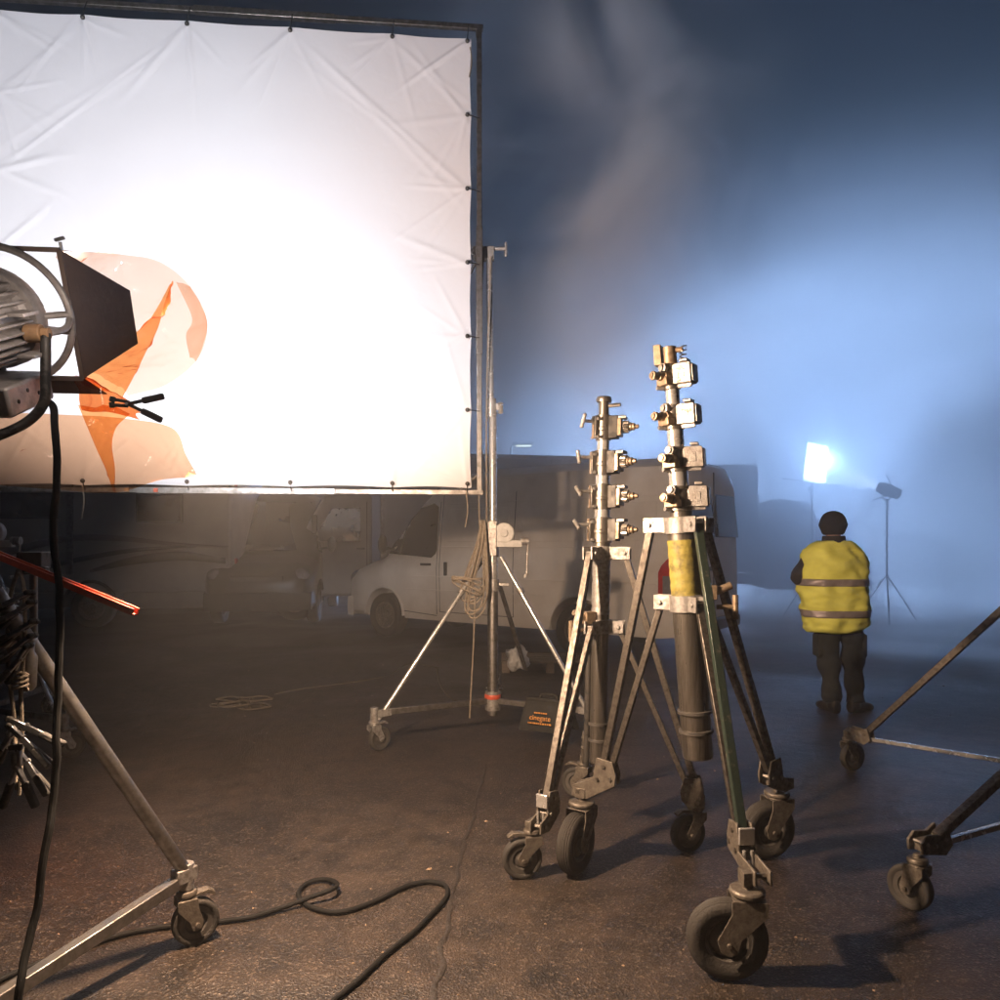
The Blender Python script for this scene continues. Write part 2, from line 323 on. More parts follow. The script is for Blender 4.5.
# ------------------------------------------------------------------ castor
def castor(T, sw, ang, trail, r, wid, ztop, fmat='fork', brake=True, tyre='pneu', tilt=0):
    """swivel point sw (x, y), wheel trails towards ang; ztop is where the swivel plate meets the stand"""
    h = V((math.cos(ang), math.sin(ang), 0)); ax = V((-h.y, h.x, 0)); s0 = V((sw[0], sw[1], 0)); c = s0 + h * trail + Z * r
    zp = 2 * r + 0.012
    f = MB()
    f.lathe([(0.016, ztop - zp + 0.01), (0.016, 0.028), (r * 0.40, 0.026), (r * 0.44, 0.020), (r * 0.44, 0.010), (r * 0.36, 0.006), (r * 0.38, 0.0), (r * 0.38, -0.006)], s0 + Z * zp, Z, 22)
    hw = wid / 2 + 0.010
    for sgn in (-1, 1):
        f.prism([(-r * 0.44, zp - 0.002), (r * 0.42, zp - 0.002), (r * 0.42, r * 1.75), (trail + r * 0.28, r * 1.10), (trail + r * 0.20, r * 0.80), (trail + r * 0.0, r * 0.72), (trail - r * 0.20, r * 0.80), (trail - r * 0.30, r * 1.12), (-r * 0.44, r * 1.75)],
                s0 + ax * sgn * hw, h, Z, 0.006)
    f.box(s0 + Z * (zp - 0.003) - h * r * 0.02, (r * 0.80, 2 * hw + 0.006, 0.006), (h, ax, Z))
    f.cyl(c - ax * (hw + 0.012), c + ax * (hw + 0.012), 0.009, n=8)
    fo = f.build('castor', fmat, T, bevel=0.0015)
    t = MB()
    if tyre == 'pneu':
        prof = [(r * 0.56, -wid * 0.36), (r * 0.66, -wid * 0.46), (r * 0.80, -wid * 0.5), (r * 0.90, -wid * 0.44), (r * 0.945, -wid * 0.36), (r * 0.935, -wid * 0.31), (r * 0.975, -wid * 0.26), (r * 0.96, -wid * 0.19), (r * 0.995, -wid * 0.13), (r * 0.975, -wid * 0.06), (r * 1.0, 0)]
    else:
        prof = [(r * 0.72, -wid * 0.40), (r * 0.78, -wid * 0.47), (r * 0.90, -wid * 0.5), (r * 0.97, -wid * 0.42), (r * 0.995, -wid * 0.2), (r * 1.0, 0)]
    prof = prof + [(a, -b) for a, b in prof[-2::-1]]
    t.lathe(prof, c, ax, 40, closed=True); t.build('tyre', 'rubber', fo, 50)
    q = MB(); ri = prof[0][0] + 0.004
    q.lathe([(0.010, -wid * 0.42), (r * 0.24, -wid * 0.42), (r * 0.26, -wid * 0.30), (r * 0.44, -wid * 0.16), (r * 0.50, -wid * 0.34), (ri, -wid * 0.37), (ri, wid * 0.37), (r * 0.50, wid * 0.34), (r * 0.44, wid * 0.16), (r * 0.26, wid * 0.30), (r * 0.24, wid * 0.42), (0.010, wid * 0.42)], c, ax, 30)
    q.build('rim', 'rim', fo)
    if brake:
        b = MB(); d = h
        b.prism([(r * 0.15, 0), (r * 0.15, 0.012), (r * 0.75 + trail * 0.4, 0.020), (r * 1.0 + trail * 0.5, 0.004), (r * 0.98 + trail * 0.5, -0.006), (r * 0.7 + trail * 0.4, 0.008)], s0 + Z * (zp - 0.004), d, Z, wid * 0.75)
        b.build('brake', fmat, fo, bevel=0.0015)
    return fo

# ------------------------------------------------------------------ screen on its frame
SR, SL = V((-0.215, 5.50, 0)), V((-3.54, 5.20, 0)); Z0, Z1 = 1.872, 5.195
sx = (SR - SL).normalized(); sn = V((sx.y, -sx.x, 0)); W = (SR - SL).length; H = Z1 - Z0     # sn faces the camera side
scr = thing('bounce_screen', 'large white fabric bounce screen laced into a square tube frame, brightly lit', 'bounce screen', (SL + SR) / 2)
NG = 7
gro = []                                    # grommets (s, t) in metres on the cloth
gx = [0.03, 0.60, 1.31, 2.03, 2.76, W - 0.03]
for x_ in gx: gro += [(x_, 0.03), (x_, H - 0.03)]
for k in range(1, NG - 1): gro += [(0.03, 0.03 + (H - 0.06) * k / (NG - 1)), (W - 0.03, 0.03 + (H - 0.06) * k / (NG - 1))]
gy = [0.03 + (H - 0.06) * k / (NG - 1) for k in range(NG)]
folds = []
rnd = random.Random(3)
for a in range(1, 3):                       # taut folds across the corners
    for (p, q) in (((W - 0.03, gy[a]), (gx[-1 - a], 0.03)), ((W - 0.03, gy[NG - 1 - a]), (gx[-1 - a], H - 0.03)), ((0.03, gy[a]), (gx[a], 0.03)), ((0.03, gy[NG - 1 - a]), (gx[a], H - 0.03))):
        for j in range(3):
            o = (rnd.uniform(-0.12, 0.12), rnd.uniform(-0.12, 0.12))
            folds.append((p[0] + (0 if j == 0 else o[0]), p[1] + (0 if j == 0 else o[1]), q[0] - o[1] * (j > 0), q[1] + o[0] * (j > 0), rnd.uniform(0.002, 0.006) * (1 if j == 0 else 0.7), rnd.uniform(0.010, 0.022)))
for (gxx, gyy) in gro:                      # short pulls fanning from each grommet
    for j in range(4):
        cxx, cyy = W / 2 - gxx, H / 2 - gyy; a = math.atan2(cyy, cxx) + rnd.uniform(-0.9, 0.9); l = rnd.uniform(0.25, 0.75)
        folds.append((gxx, gyy, gxx + math.cos(a) * l, gyy + math.sin(a) * l, rnd.uniform(0.003, 0.007), rnd.uniform(0.010, 0.022)))
def cloth(s, t):
    d = 0.02 * noise.noise(V((s * 0.6, t * 0.6, 1.3))) + 0.004 * noise.noise(V((s * 3, t * 3, 4.1)))
    for (x0, y0, x1, y1, A, wd) in folds:
        dx, dy = x1 - x0, y1 - y0; L2 = dx * dx + dy * dy
        u = ((s - x0) * dx + (t - y0) * dy) / L2
        if u < -0.05 or u > 1.05: continue
        per = abs((s - x0) * dy - (t - y0) * dx) / math.sqrt(L2)
        if per > 3 * wd: continue
        d += A * math.exp(-(per / wd) ** 2) * max(0, min(1, (u + 0.05) * 8)) * max(0, min(1, (1.05 - u) * 2.5))
    return d
def edge_in(v, n, L):                        # scallop between grommets
    ks = gx if n == 0 else gy
    for a_, b_ in zip(ks, ks[1:]):
        if a_ <= v <= b_: return 0.010 * math.sin(math.pi * (v - a_) / (b_ - a_))
    return 0.0
NS = 230; cv = []; cf = []
for i in range(NS + 1):
    for j in range(NS + 1):
        s, t = W * i / NS, H * j / NS
        fx = abs(s - W / 2) / (W / 2); fy = abs(t - H / 2) / (H / 2)
        s2 = s - math.copysign(edge_in(t, NG, H), s - W / 2) * fx ** 30; t2 = t - math.copysign(edge_in(s, 0, W), t - H / 2) * fy ** 30
        cv.append(SL + sx * s2 + Z * (Z0 + t2) + sn * (0.03 + cloth(s, t)))
for i in range(NS):
    for j in range(NS): a = i * (NS + 1) + j; cf.append((a, a + NS + 1, a + NS + 2, a + 1))
m_ = MB(); m_.v = cv; m_.f = cf
m_.build('fabric', 'fabric', scr, smooth=180)
hm = MB()
for (p, q) in (((0, 0.012), (W, 0.012)), ((0, H - 0.012), (W, H - 0.012))):
    hm.bar(SL + sx * p[0] + Z * (Z0 + p[1]) + sn * 0.022, SL + sx * q[0] + Z * (Z0 + q[1]) + sn * 0.022, 0.004, 0.03, sn)
FT, FB, FL, FR = Z1 + 0.115, Z0 - 0.03, -0.06, W + 0.062
def fp(s, z, d=-0.02): return SL + sx * s + Z * z + sn * d
for (a, b) in ((fp(FL, FT), fp(FR + 0.03, FT)), (fp(FL, FB), fp(FR + 0.03, FB)), (fp(FR, FB), fp(FR, FT)), (fp(FL, FB), fp(FL, FT))):
    MB().bar(a, b, 0.038, 0.038, sn).build('frame_tube', 'dullalu', scr, bevel=0.004)
for (a, b) in ((fp(FL + W * 0.42, FT, -0.018), fp(FL + W * 0.72, FT, -0.018)), (fp(FL + W * 0.30, FB, -0.018), fp(FL + W * 0.72, FB, -0.018)), (fp(FR, Z0 + 1.0, -0.018), fp(FR, Z0 + 1.95, -0.018))):
    MB().bar(a, b, 0.047, 0.047, sn).build('joining_sleeve', 'dullalu', scr, bevel=0.004)
for (a, b) in ((fp(FR - 0.02, FT, -0.02), fp(FR, FT - 0.16, -0.02)), (fp(FR - 0.16, FB, -0.02), fp(FR, FB + 0.14, -0.02)), (fp(FL + 0.16, FB, -0.02), fp(FL, FB + 0.14, -0.02))):
    MB().tube([a, b], 0.012, 8).build('corner_brace', 'dullalu', scr)
for (s, t) in gro:                            # a ball bungee at each grommet
    on_x = s in (0.03, W - 0.03); p = fp(s, Z0 + t, 0.045)
    if t <= 0.031: q = fp(s, FB, 0.003)
    elif t >= H - 0.031: q = fp(s + 0.01, FT, 0.003)
    elif s < 1: q = fp(FL, Z0 + t, 0.003)
    else: q = fp(FR, Z0 + t, 0.003)
    b = MB(); b.sphere(p, 0.016, 10, 7); b.tube([p, (p + q) / 2 + sn * 0.005, q, q - sn * 0.05], 0.004, 6)
    b.build('ball_bungee', 'blackmetal', scr)
for s, z in ((W * 0.265, FB), (W * 0.325, FB)):
    MB().box(fp(s, z, 0.0), (0.028, 0.041, 0.028), (sx, sn, Z)).build('tape_mark', 'redpaint' if s > W * 0.3 else 'tan', scr)
for s, t0, dz in ((W - 0.01, Z1 - 0.08, 0.22), (W * 0.18, Z0 - 0.0, 0.24), (W - 0.04, Z0 - 0.03, 0.26)):
    MB().tube(smooth_path([fp(s, t0, 0.05), fp(s + 0.012, t0 - dz * 0.5, 0.055), fp(s - 0.006, t0 - dz, 0.052)]), 0.005, 6).build('tie_cord', 'rope', scr)

# ------------------------------------------------------------------ crank stands that carry the screen
def screen_stand(label, loc, group):
    T = thing('screen_stand', label, 'stand', (0, 0, 0), group)
    hub = V((0, 0, 0.27))
    MB().cyl((0, 0, 0.16), (0, 0, 1.16), 0.040, n=24).build('lower_tube', 'dullalu', T)
    MB().cyl((0, 0, 1.12), (0, 0, 1.47), 0.036, n=24).build('middle_tube', 'chrome', T)
    MB().lathe([(0.030, 0), (0.030, 1.02), (0.028, 1.03)], (0, 0, 1.44), Z, 24).build('upper_tube', 'chrome', T)
    MB().lathe([(0.023, 0), (0.022, 1.20)], (-0.012, 0, 2.44), V((-0.012, 0, 1)), 20).build('top_tube', 'chrome', T)
    c = MB(); c.cyl((0, 0, 1.10), (0, 0, 1.19), 0.050, n=24); c.box((0.06, 0.01, 1.15), (0.12, 0.05, 0.02)); c.build('leg_collar', 'cast', T, bevel=0.002)
    c = MB(); c.cyl((0, 0, 1.36), (0, 0, 1.64), 0.047, n=24); c.box((-0.005, -0.045, 1.50), (0.07, 0.04, 0.26)); c.build('crank_housing', 'cast', T, bevel=0.004)
    d = MB(); d.lathe([(0.070, -0.03), (0.078, -0.024), (0.078, 0.024), (0.070, 0.03)], (0.085, -0.03, 1.54), -Y, 26); d.cyl((0.085, -0.075, 1.54), (0.085, -0.03, 1.54), 0.03, n=16)
    d.box((0.12, -0.03, 1.46), (0.20, 0.055, 0.05)); d.build('winch', 'whiteplastic', T, bevel=0.003)
    k = MB(); k.cyl((0.21, -0.03, 1.48), (0.27, -0.03, 1.48), 0.030, n=14); k.cyl((0.265, -0.03, 1.49), (0.255, -0.05, 1.22), 0.009, n=8); k.cyl((0.24, -0.055, 1.22), (0.24, -0.12, 1.22), 0.012, n=8)
    k.build('crank', 'cast', T)
    h = MB(); h.cyl((0, 0, 0.20), (0, 0, 0.34), 0.058, n=24); h.build('hub', 'cast', T)
    MB().lathe([(0.059, 0), (0.062, 0.005), (0.062, 0.030), (0.059, 0.035)], (0, 0, 0.285), Z, 24).build('hub_band', 'redpaint', T)
    cl = MB(); cl.cyl((-0.01, 0, 2.42), (-0.01, 0, 2.56), 0.037, n=20); cl.box((0.04, 0, 2.50), (0.06, 0.03, 0.05)); cl.cyl((0.06, -0.025, 2.52), (0.06, 0.03, 2.46), 0.022, n=10)
    cl.build('clamp_collar', 'chrome', T, bevel=0.002)
    hd = MB(); hd.box((-0.07, 0, 3.66), (0.16, 0.06, 0.10)); hd.cyl((-0.13, -0.05, 3.66), (-0.13, 0.05, 3.66), 0.035, n=14); hd.cyl((0.0, 0, 3.70), (0.10, 0, 3.70), 0.014, n=10); hd.cyl((0.10, 0, 3.64), (0.10, 0, 3.75), 0.012, n=8); hd.cyl((-0.13, -0.02, 3.58), (-0.17, -0.03, 3.50), 0.012, n=8)
    hd.build('grip_head', 'chrome', T, bevel=0.003)
    for a, rl in ((R(207), 0.93), (R(-27), 0.82), (R(88), 0.90)):
        d = V((math.cos(a), math.sin(a), 0)); foot = d * rl
        MB().bar(d * 0.05 + Z * 0.27, foot - d * 0.10 + Z * 0.27, 0.032, 0.042, Z.cross(d)).build('spreader_arm', 'dullalu', T, bevel=0.003)
        lg = MB(); lg.cyl(foot + Z * 0.22 - d * 0.03, d * 0.07 + Z * 1.36, 0.017, n=14); lg.build('leg', 'chrome', T)
        b = MB(); p = foot + Z * 0.24; b.cyl(foot + Z * 0.20, foot + Z * 0.31, 0.030, n=14); b.bar(foot - d * 0.12 + Z * 0.27, foot + d * 0.01 + Z * 0.26, 0.042, 0.05, Z.cross(d)); b.build('foot_block', 'cast', T, bevel=0.003)
        q = d * 0.07 + Z * 1.36; u = (foot - q + Z * 0.2); c0 = q + u * 0.22
        MB().cyl(c0 - u.normalized() * 0.02, c0 + u.normalized() * 0.02, 0.026, n=12).build('leg_clip', 'cast', T)
        castor(T, (foot.x, foot.y), a + R(200 if a > 2 else 60), 0.045, 0.088, 0.045, 0.21, 'cast', True, 'hard')
    st = MB(); st.bar((0.05, 0.015, 1.15), (0.26, 0.30, 0.45), 0.035, 0.012); st.build('rear_brace', 'dullalu', T)
    T.location = loc; return T
SS = V((-0.055, 5.62, 0))
ss1 = screen_stand('tall chrome wheeled stand holding the screen, rope coil and sandbag hung on it', SS, 'stands that carry the bounce screen')
ss2 = copy_tree(ss1); ss2.location = (-3.72, 5.33, 0); ss2.rotation_euler.z = R(5)
ss2['label'] = 'wheeled stand standing behind the hanging clamps, only one leg in sight'

# rope on the stand
T = thing('hanging_rope', 'tan rope coil hung in loops on the chrome screen stand', 'rope', SS + V((-0.11, -0.10, 1.0)))
r1 = random.Random(5)
for k in range(8):
    L_ = 0.30 + 0.05 * k * 0.5 + r1.uniform(0, 0.12); wx = r1.uniform(0.04, 0.09); top = SS + V((-0.07 + r1.uniform(-0.02, 0.01), -0.07 - 0.006 * k, 1.62 + r1.uniform(-0.03, 0.02)))
    pts = [top, top + V((-wx * 0.4, -0.02, -L_ * 0.4)), top + V((-wx - 0.07, -0.01, -L_ - 0.1)), top + V((-wx * 0.5 - 0.03, -0.03, -L_ - 0.17)), top + V((wx * 0.45, -0.02, -L_ - 0.04)), top + V((wx * 0.3, -0.015, -L_ * 0.4)), top]
    MB().tube(smooth_path(pts, 7), 0.0065, 6).build('rope_loop', 'rope', T)
for k in range(5):
    z = 1.20 - k * 0.016; c = SS + V((-0.19, -0.14, z)); pts = [c + V((0.11 * math.cos(a), 0.05 * math.sin(a), 0.03 * math.cos(a + k) - 0.05 * math.cos(a) * 0.6)) for a in [2 * math.pi * i / 20 for i in range(21)]]
    MB().tube(pts, 0.0065, 6).build('rope_wrap', 'rope', T)
MB().tube(smooth_path([SS + V((-0.13, -0.12, 1.1)), SS + V((-0.14, -0.13, 0.75)), SS + V((-0.155, -0.14, 0.45)), SS + V((-0.17, -0.15, 0.17))]), 0.006, 6).build('rope_tail', 'rope', T)
for dx, x1 in ((-0.10, -0.115), (-0.045, -0.045)):
    MB().tube(smooth_path([SS + V((dx + 0.03, -0.06, 3.62)), SS + V((x1, -0.06, 2.6)), SS + V((dx, -0.07, 1.6))]), 0.0055, 6).build('rope_line', 'rope', T)

# ------------------------------------------------------------------ two heavy wind-up stands
def wrench_clamp_gear(T, p, ax, rad, hl, hg, s, rng):
    """collar with clamp bars and T handle on one side, gear train on the other"""
    sc = 0.88; rad = rad / sc
    class MB(globals()['MB']):
        def build(q, *a, **k): q.v = [p + (x - p) * sc for x in q.v]; return super().build(*a, **k)
    c = MB(); c.lathe([(rad, -0.072 * s), (rad + 0.008, -0.070 * s), (rad + 0.008, -0.02), (rad + 0.013, -0.018), (rad + 0.013, 0.0), (rad + 0.008, 0.002), (rad + 0.008, 0.070 * s), (rad, 0.072 * s)], p, ax, 26)
    co_ = c.build('locking_collar', 'steel', T, bevel=0.001)
    side = hl.cross(ax).normalized()
    for k in (-1, 1):
        MB().box(p + hl * (rad + 0.020) + side * 0.011 * k, (0.030, 0.014, 0.125 * s), (hl, side, ax)).build('clamp_bar', 'brass' if k > 0 else 'steel', co_, bevel=0.0015)
    b = MB()
    for z in (-0.055, 0.045): b.cyl(p + hl * (rad + 0.022) - side * 0.035 + ax * z * s, p + hl * (rad + 0.022) + side * 0.035 + ax * z * s, 0.009, n=8)
    b.build('clamp_bolt', 'cast', co_)
    hp = p + hl * (rad + 0.03) + ax * 0.03 * s; a = rng.uniform(0.4, 2.4); td = (ax * math.sin(a) + side * math.cos(a))
    h = MB(); h.cyl(hp, hp + hl * 0.075, 0.009, n=10); e = hp + hl * 0.078
    h.lathe([(0.004, -0.042), (0.012, -0.036), (0.009, -0.02), (0.013, 0), (0.009, 0.02), (0.012, 0.036), (0.004, 0.042)], e, td, 10); h.build('t_handle', 'cast', co_)
    q = p + hg * (rad + 0.03); gs = hg.cross(ax).normalized()
    MB().box(q - hg * 0.005, (0.05, 0.075, 0.125 * s), (hg, gs, ax)).build('gear_mount', 'blackmetal', co_, bevel=0.003)
    MB().box(q + hg * 0.030 - ax * 0.004, (0.022, 0.085, 0.095 * s), (hg, gs, ax)).build('gear_plate', 'brass', co_, bevel=0.003)
    MB().box(q + hg * 0.03 + gs * 0.0 + ax * 0.052 * s, (0.07, 0.06, 0.016), (hg, gs, ax)).build('gear_bracket', 'cast', co_, bevel=0.002)
    n = 14; gg = MB(); pts = []
    for k in range(n * 2): rr_ = 0.036 if k % 2 else 0.030; an = math.pi * k / n; pts.append((rr_ * math.cos(an), rr_ * math.sin(an)))
    gg.prism(pts, q + hg * 0.062, gs, ax, 0.034); gg.build('gear', 'steel', co_, bevel=0.001)
    MB().lathe([(0.024, 0), (0.026, 0.012), (0.020, 0.016), (0.022, 0.030), (0.013, 0.036), (0.012, 0.052), (0.006, 0.056)], q + hg * 0.078, hg, 16).build('drive_shaft', 'brass', co_)

def box_gear(T, p, ax, rad, hs, hb, s):
    """collar with a boxy cast gear housing on one side and a drive shaft"""
    rad = rad / s
    class MB(globals()['MB']):
        def build(q, *a, **k): q.v = [p + (x - p) * s for x in q.v]; return super().build(*a, **k)
    c = MB(); c.lathe([(rad, -0.068), (rad + 0.010, -0.066), (rad + 0.010, -0.048), (rad + 0.004, -0.046), (rad + 0.004, 0.05), (rad + 0.011, 0.052), (rad + 0.011, 0.068), (rad, 0.07)], p, ax, 26)
    co_ = c.build('locking_collar', 'steel', T, bevel=0.001)
    sd = hb.cross(ax).normalized()
    if sd.dot(hs) < 0: sd = -sd
    bx = p + hb * (rad + 0.042) + ax * 0.012
    MB().prism([(-0.055, -0.055), (0.046, -0.055), (0.050, -0.050), (0.050, 0.052), (0.044, 0.058), (-0.040, 0.058), (-0.055, 0.046)], bx, hb, ax, 0.095).build('gear_housing', 'cast', co_, bevel=0.004)
    MB().box(bx + hb * 0.056, (0.008, 0.080, 0.095), (hb, sd, ax)).build('housing_cover', 'cast', co_, bevel=0.002)
    MB().box(bx + hb * 0.005 + ax * 0.074, (0.045, 0.06, 0.016), (hb, sd, ax)).build('housing_cap', 'cast', co_, bevel=0.003)
    lp = MB(); lp.box(bx + sd * 0.049 - hb * 0.004, (0.034, 0.003, 0.050), (hb, sd, ax)); lp.build('side_plate', 'cast', co_, bevel=0.001)
    MB().box(p + hs * (rad + 0.012) - ax * 0.028, (0.05, 0.085, 0.045), (hs, hs.cross(ax), ax)).build('shaft_mount', 'brass', co_, bevel=0.004)
    MB().lathe([(0.034, 0), (0.034, 0.03), (0.026, 0.034), (0.026, 0.06), (0.019, 0.064), (0.019, 0.085), (0.024, 0.087), (0.024, 0.102), (0.015, 0.104), (0.015, 0.112)], p + hs * (rad - 0.005) + ax * 0.0, hs, 18).build('drive_shaft', 'brass', co_)
    MB().lathe([(0.028, 0), (0.028, 0.02), (0.018, 0.024), (0.018, 0.034)], p + hs * (rad - 0.002) + ax * 0.048 + sd * 0.01, hs, 12).build('clamp_boss', 'cast', co_)
    k = MB(); k.cyl(p + hs * (rad + 0.0) - ax * 0.058 - hb * 0.02, p + hs * (rad + 0.03) - ax * 0.058 - hb * 0.035, 0.013, n=10); k.build('clamp_bolt', 'cast', co_)
    MB().bar(p + hb * 0.01 - ax * 0.056 + hs * (rad * 0.6), p + hb * (rad + 0.085) - ax * 0.052 + hs * (rad * 0.3), 0.022, 0.012, ax).build('clamp_lever', 'cast', co_, bevel=0.002)

def windup_stand(label, mast_bot, mast_top, rad, zu, zl, feet, style, legmat, seed):
    rng = random.Random(seed)
    ctr = V((mast_bot.x, mast_bot.y, 0)); T = thing('windup_stand', label, 'stand', ctr, 'heavy wind-up stands')
    ax = (mast_top - mast_bot).normalized()
    def on(z): return mast_bot + (mast_top - mast_bot) * ((z - mast_bot.z) / (mast_top.z - mast_bot.z))
    # outer mast
    MB().lathe([(rad * 0.96, 0), (rad, 0.01), (rad, (on(zu) - mast_bot).length)], mast_bot, ax, 30).build('outer_mast', 'steel', T)
    for z in (mast_bot.z + 0.11, mast_bot.z + 0.19):
        MB().lathe([(rad + 0.001, -0.008), (rad + 0.009, -0.006), (rad + 0.009, 0.006), (rad + 0.001, 0.008)], on(z), ax, 30).build('mast_band', 'rim', T)
    # leg collars with a lug for each leg
    ends = {}
    for nm, z, rr_ in (('upper_collar', zu, 0.085), ('lower_collar', zl, 0.06)):
        c = MB(); p = on(z); c.lathe([(rad + 0.001, -0.034), (rad + 0.010, -0.034), (rad + 0.010, 0.034), (rad + 0.001, 0.034)], p, ax, 30)
        cobj = c.build(nm, 'cast', T, bevel=0.002)
        for i, ft in enumerate(feet):
            o = ft['kn'] - p; o.z = 0; o.normalize(); sd = V((-o.y, o.x, 0)); e = p + o * (rad + rr_)
            lg = MB()
            for k in (-1, 1): lg.box(p + o * (rad + rr_ * 0.5) + sd * 0.023 * k, (rr_ + 0.03, 0.008, 0.062), (o, sd, Z))
            lg.cyl(e - sd * 0.036 - o * 0.012, e + sd * 0.036 - o * 0.012, 0.010, n=8)
            lg.build('collar_lug', 'cast', cobj, bevel=0.0015); ends[(nm, i)] = e - o * 0.012
    for i, ft in enumerate(feet):
        kn = ft['kn']; o = kn - on(0.5); o.z = 0; o.normalize(); sd = V((-o.y, o.x, 0))
        lm = ft.get('m', legmat)
        MB().bar(ends[('upper_collar', i)], kn + Z * 0.075 + o * 0.012, 0.032, 0.030, sd).build('leg', lm, T, bevel=0.003)
        MB().bar(ends[('lower_collar', i)], kn + Z * 0.055 - o * 0.022, 0.028, 0.026, sd).build('brace', lm if ft.get('m2') is None else ft['m2'], T, bevel=0.003)
        # knuckle: two cast cheeks, spacer blocks and bolts
        kz = ft['sw'][2]
        q = MB(); s2 = V((ft['sw'][0], ft['sw'][1], 0)); od = (s2 - V((kn.x, kn.y, 0))).dot(o)
        for k in (-1, 1):
            q.prism([(-0.040, 0.105), (0.032, 0.115), (0.046, 0.06), (0.050, 0.02), (od + 0.040, kz - kn.z + 0.060), (od + 0.042, kz - kn.z + 0.012), (od - 0.030, kz - kn.z + 0.006), (-0.052, 0.0), (-0.058, 0.045)], kn + sd * 0.026 * k, o, Z, 0.009)
        q.box(kn + o * 0.01 + Z * 0.01, (0.05, 0.044, 0.05), (o, sd, Z)); q.box(s2 + Z * (kz + 0.028), (0.05, 0.044, 0.045), (o, sd, Z))
        ko = q.build('knuckle', ft.get('km', 'fork'), T, bevel=0.0025)
        for (a_, b_) in ((0.0, 0.08), (-0.03, 0.03), (0.03, 0.02), (od + 0.01, kz - kn.z + 0.035)):
            c_ = kn + o * a_ + Z * b_; MB().cyl(c_ - sd * 0.037, c_ + sd * 0.037, 0.009, n=6).build('bolt', 'steel', ko)
        if ft.get('latch'):
            MB().box(kn + o * 0.050 + Z * 0.075, (0.012, 0.058, 0.06), (o, sd, Z)).build('latch', 'chrome', ko, bevel=0.004)
            MB().tube([kn + o * 0.062 + sd * x + Z * z for x, z in ((-0.014, 0.03), (-0.014, -0.03), (0.0, -0.042), (0.014, -0.03), (0.014, 0.03))], 0.006, 8).build('latch_loop', 'chrome', ko)
        castor(T, ft['sw'][:2], ft['ang'], ft['trail'], ft['r'], ft['w'], kz + 0.02, 'fork', ft.get('brake', True), ft.get('ty', 'hard'))
    # telescoping stages and their locks
    zt = mast_top.z; zs = style['z']; rads = style['rad']
    prev = zu
    for i, (z, r_) in enumerate(zip(zs, rads)):
        MB().cyl(on(prev) - ax * 0.02, on(z) + ax * 0.05, r_, n=26).build('inner_mast', 'chrome' if i else 'steel', T); prev = z
        rz_ = Matrix.Rotation(rng.uniform(-0.16, 0.16), 3, 'Z'); st_l, st_g = rz_ @ style['hl'], rz_ @ style['hg']
        if style['kind'] == 'gear': wrench_clamp_gear(T, on(z), ax, r_, st_l, st_g, 1.0, rng)
        else: box_gear(T, on(z), ax, r_, st_l, st_g, 0.74)
    rt = style['rt']
    MB().cyl(on(prev), mast_top, rt, n=22).build('top_spigot', 'steel', T)
    if style['kind'] == 'gear':
        h = MB(); h.lathe([(rt + 0.012, -0.01), (rt + 0.014, 0), (rt + 0.010, 0.014), (0.02, 0.018)], mast_top, ax, 22); h.cyl(mast_top - ax * 0.03 + style['hg'] * rt, mast_top - ax * 0.03 + style['hg'] * (rt + 0.06), 0.009, n=8); h.build('head_socket', 'steel', T)
    else:
        h = MB(); h.box(mast_top + ax * 0.012 - style['hg'] * 0.045, (0.03, 0.06, 0.085), (style['hg'], style['hg'].cross(ax), ax)); h.cyl(mast_top - ax * 0.03, mast_top + ax * 0.045, rt + 0.006, n=18); h.cyl(mast_top + style['hg'] * 0.0 + ax * 0.03, mast_top + style['hg'] * 0.055 + ax * 0.03, 0.012, n=8); h.build('head_socket', 'brass', T, bevel=0.002)
        n_ = MB(); q0 = mast_top + style['hg'] * 0.055; pts = [q0 + V((0.012 * math.cos(a), 0.012 * math.sin(a), -0.045 + 0.09 * a / 31.4)) for a in [k * 0.4 for k in range(79)]]
        n_.tube(pts, 0.003, 5); n_.build('spring', 'steel', T)
    # crank near the lower collar
    p = on(zl + 0.045); hc = style['hc']; sd = hc.cross(Z)
    k = MB(); k.box(p + hc * (rad + 0.03), (0.06, 0.05, 0.06), (hc, sd, Z)); k.cyl(p + hc * (rad + 0.05), p + hc * (rad + 0.12) + Z * 0.03, 0.016, n=12); ko = k.build('crank_gear', 'brass', T, bevel=0.003)
    t = MB(); e = p + hc * (rad + 0.06) - Z * 0.06; t.cyl(e, e + hc * 0.075, 0.010, n=8); t.cyl(e + hc * 0.075 - Z * 0.05, e + hc * 0.075 + Z * 0.05, 0.013, n=10); t.build('t_handle', 'brass', ko)
    return T, on, ax

# right stand (near), big pneumatic tyres
A = V((0.760, 2.478, 0)); B = V((1.24, 3.43, 0)); C = V((0.335, 3.27, 0))
def dirv(a): return V((math.cos(a), math.sin(a), 0))
feetR = []
def ft(kn, wheel, trail, ang, zk, r, wd, **k):
    sw = wheel - dirv(ang) * trail; d = dict(kn=kn, sw=(sw.x, sw.y, zk), ang=ang, trail=trail, r=r, w=wd); d.update(k); return d
knA = at(741, 852, 2.62); knB = at(771, 782, 3.36); knC = at(606, 783, 3.27)
feetR = [ft(knA, A, 0.065, R(172), 0.315, 0.134, 0.075, latch=True, ty='pneu', brake=False, m='darkleg', m2='legsteel'),
         ft(knB, B, 0.05, R(195), 0.315, 0.134, 0.075, ty='pneu', brake=False, m='legsteel'),
         ft(knC, C, 0.055, R(236), 0.315, 0.134, 0.075, ty='pneu', brake=False, m='legsteel')]
mb_, mt_ = at(698, 757, 3.06), at(670, 358, 3.06)
def zof(py, Yd): return CH - (py - HY) / F * Yd
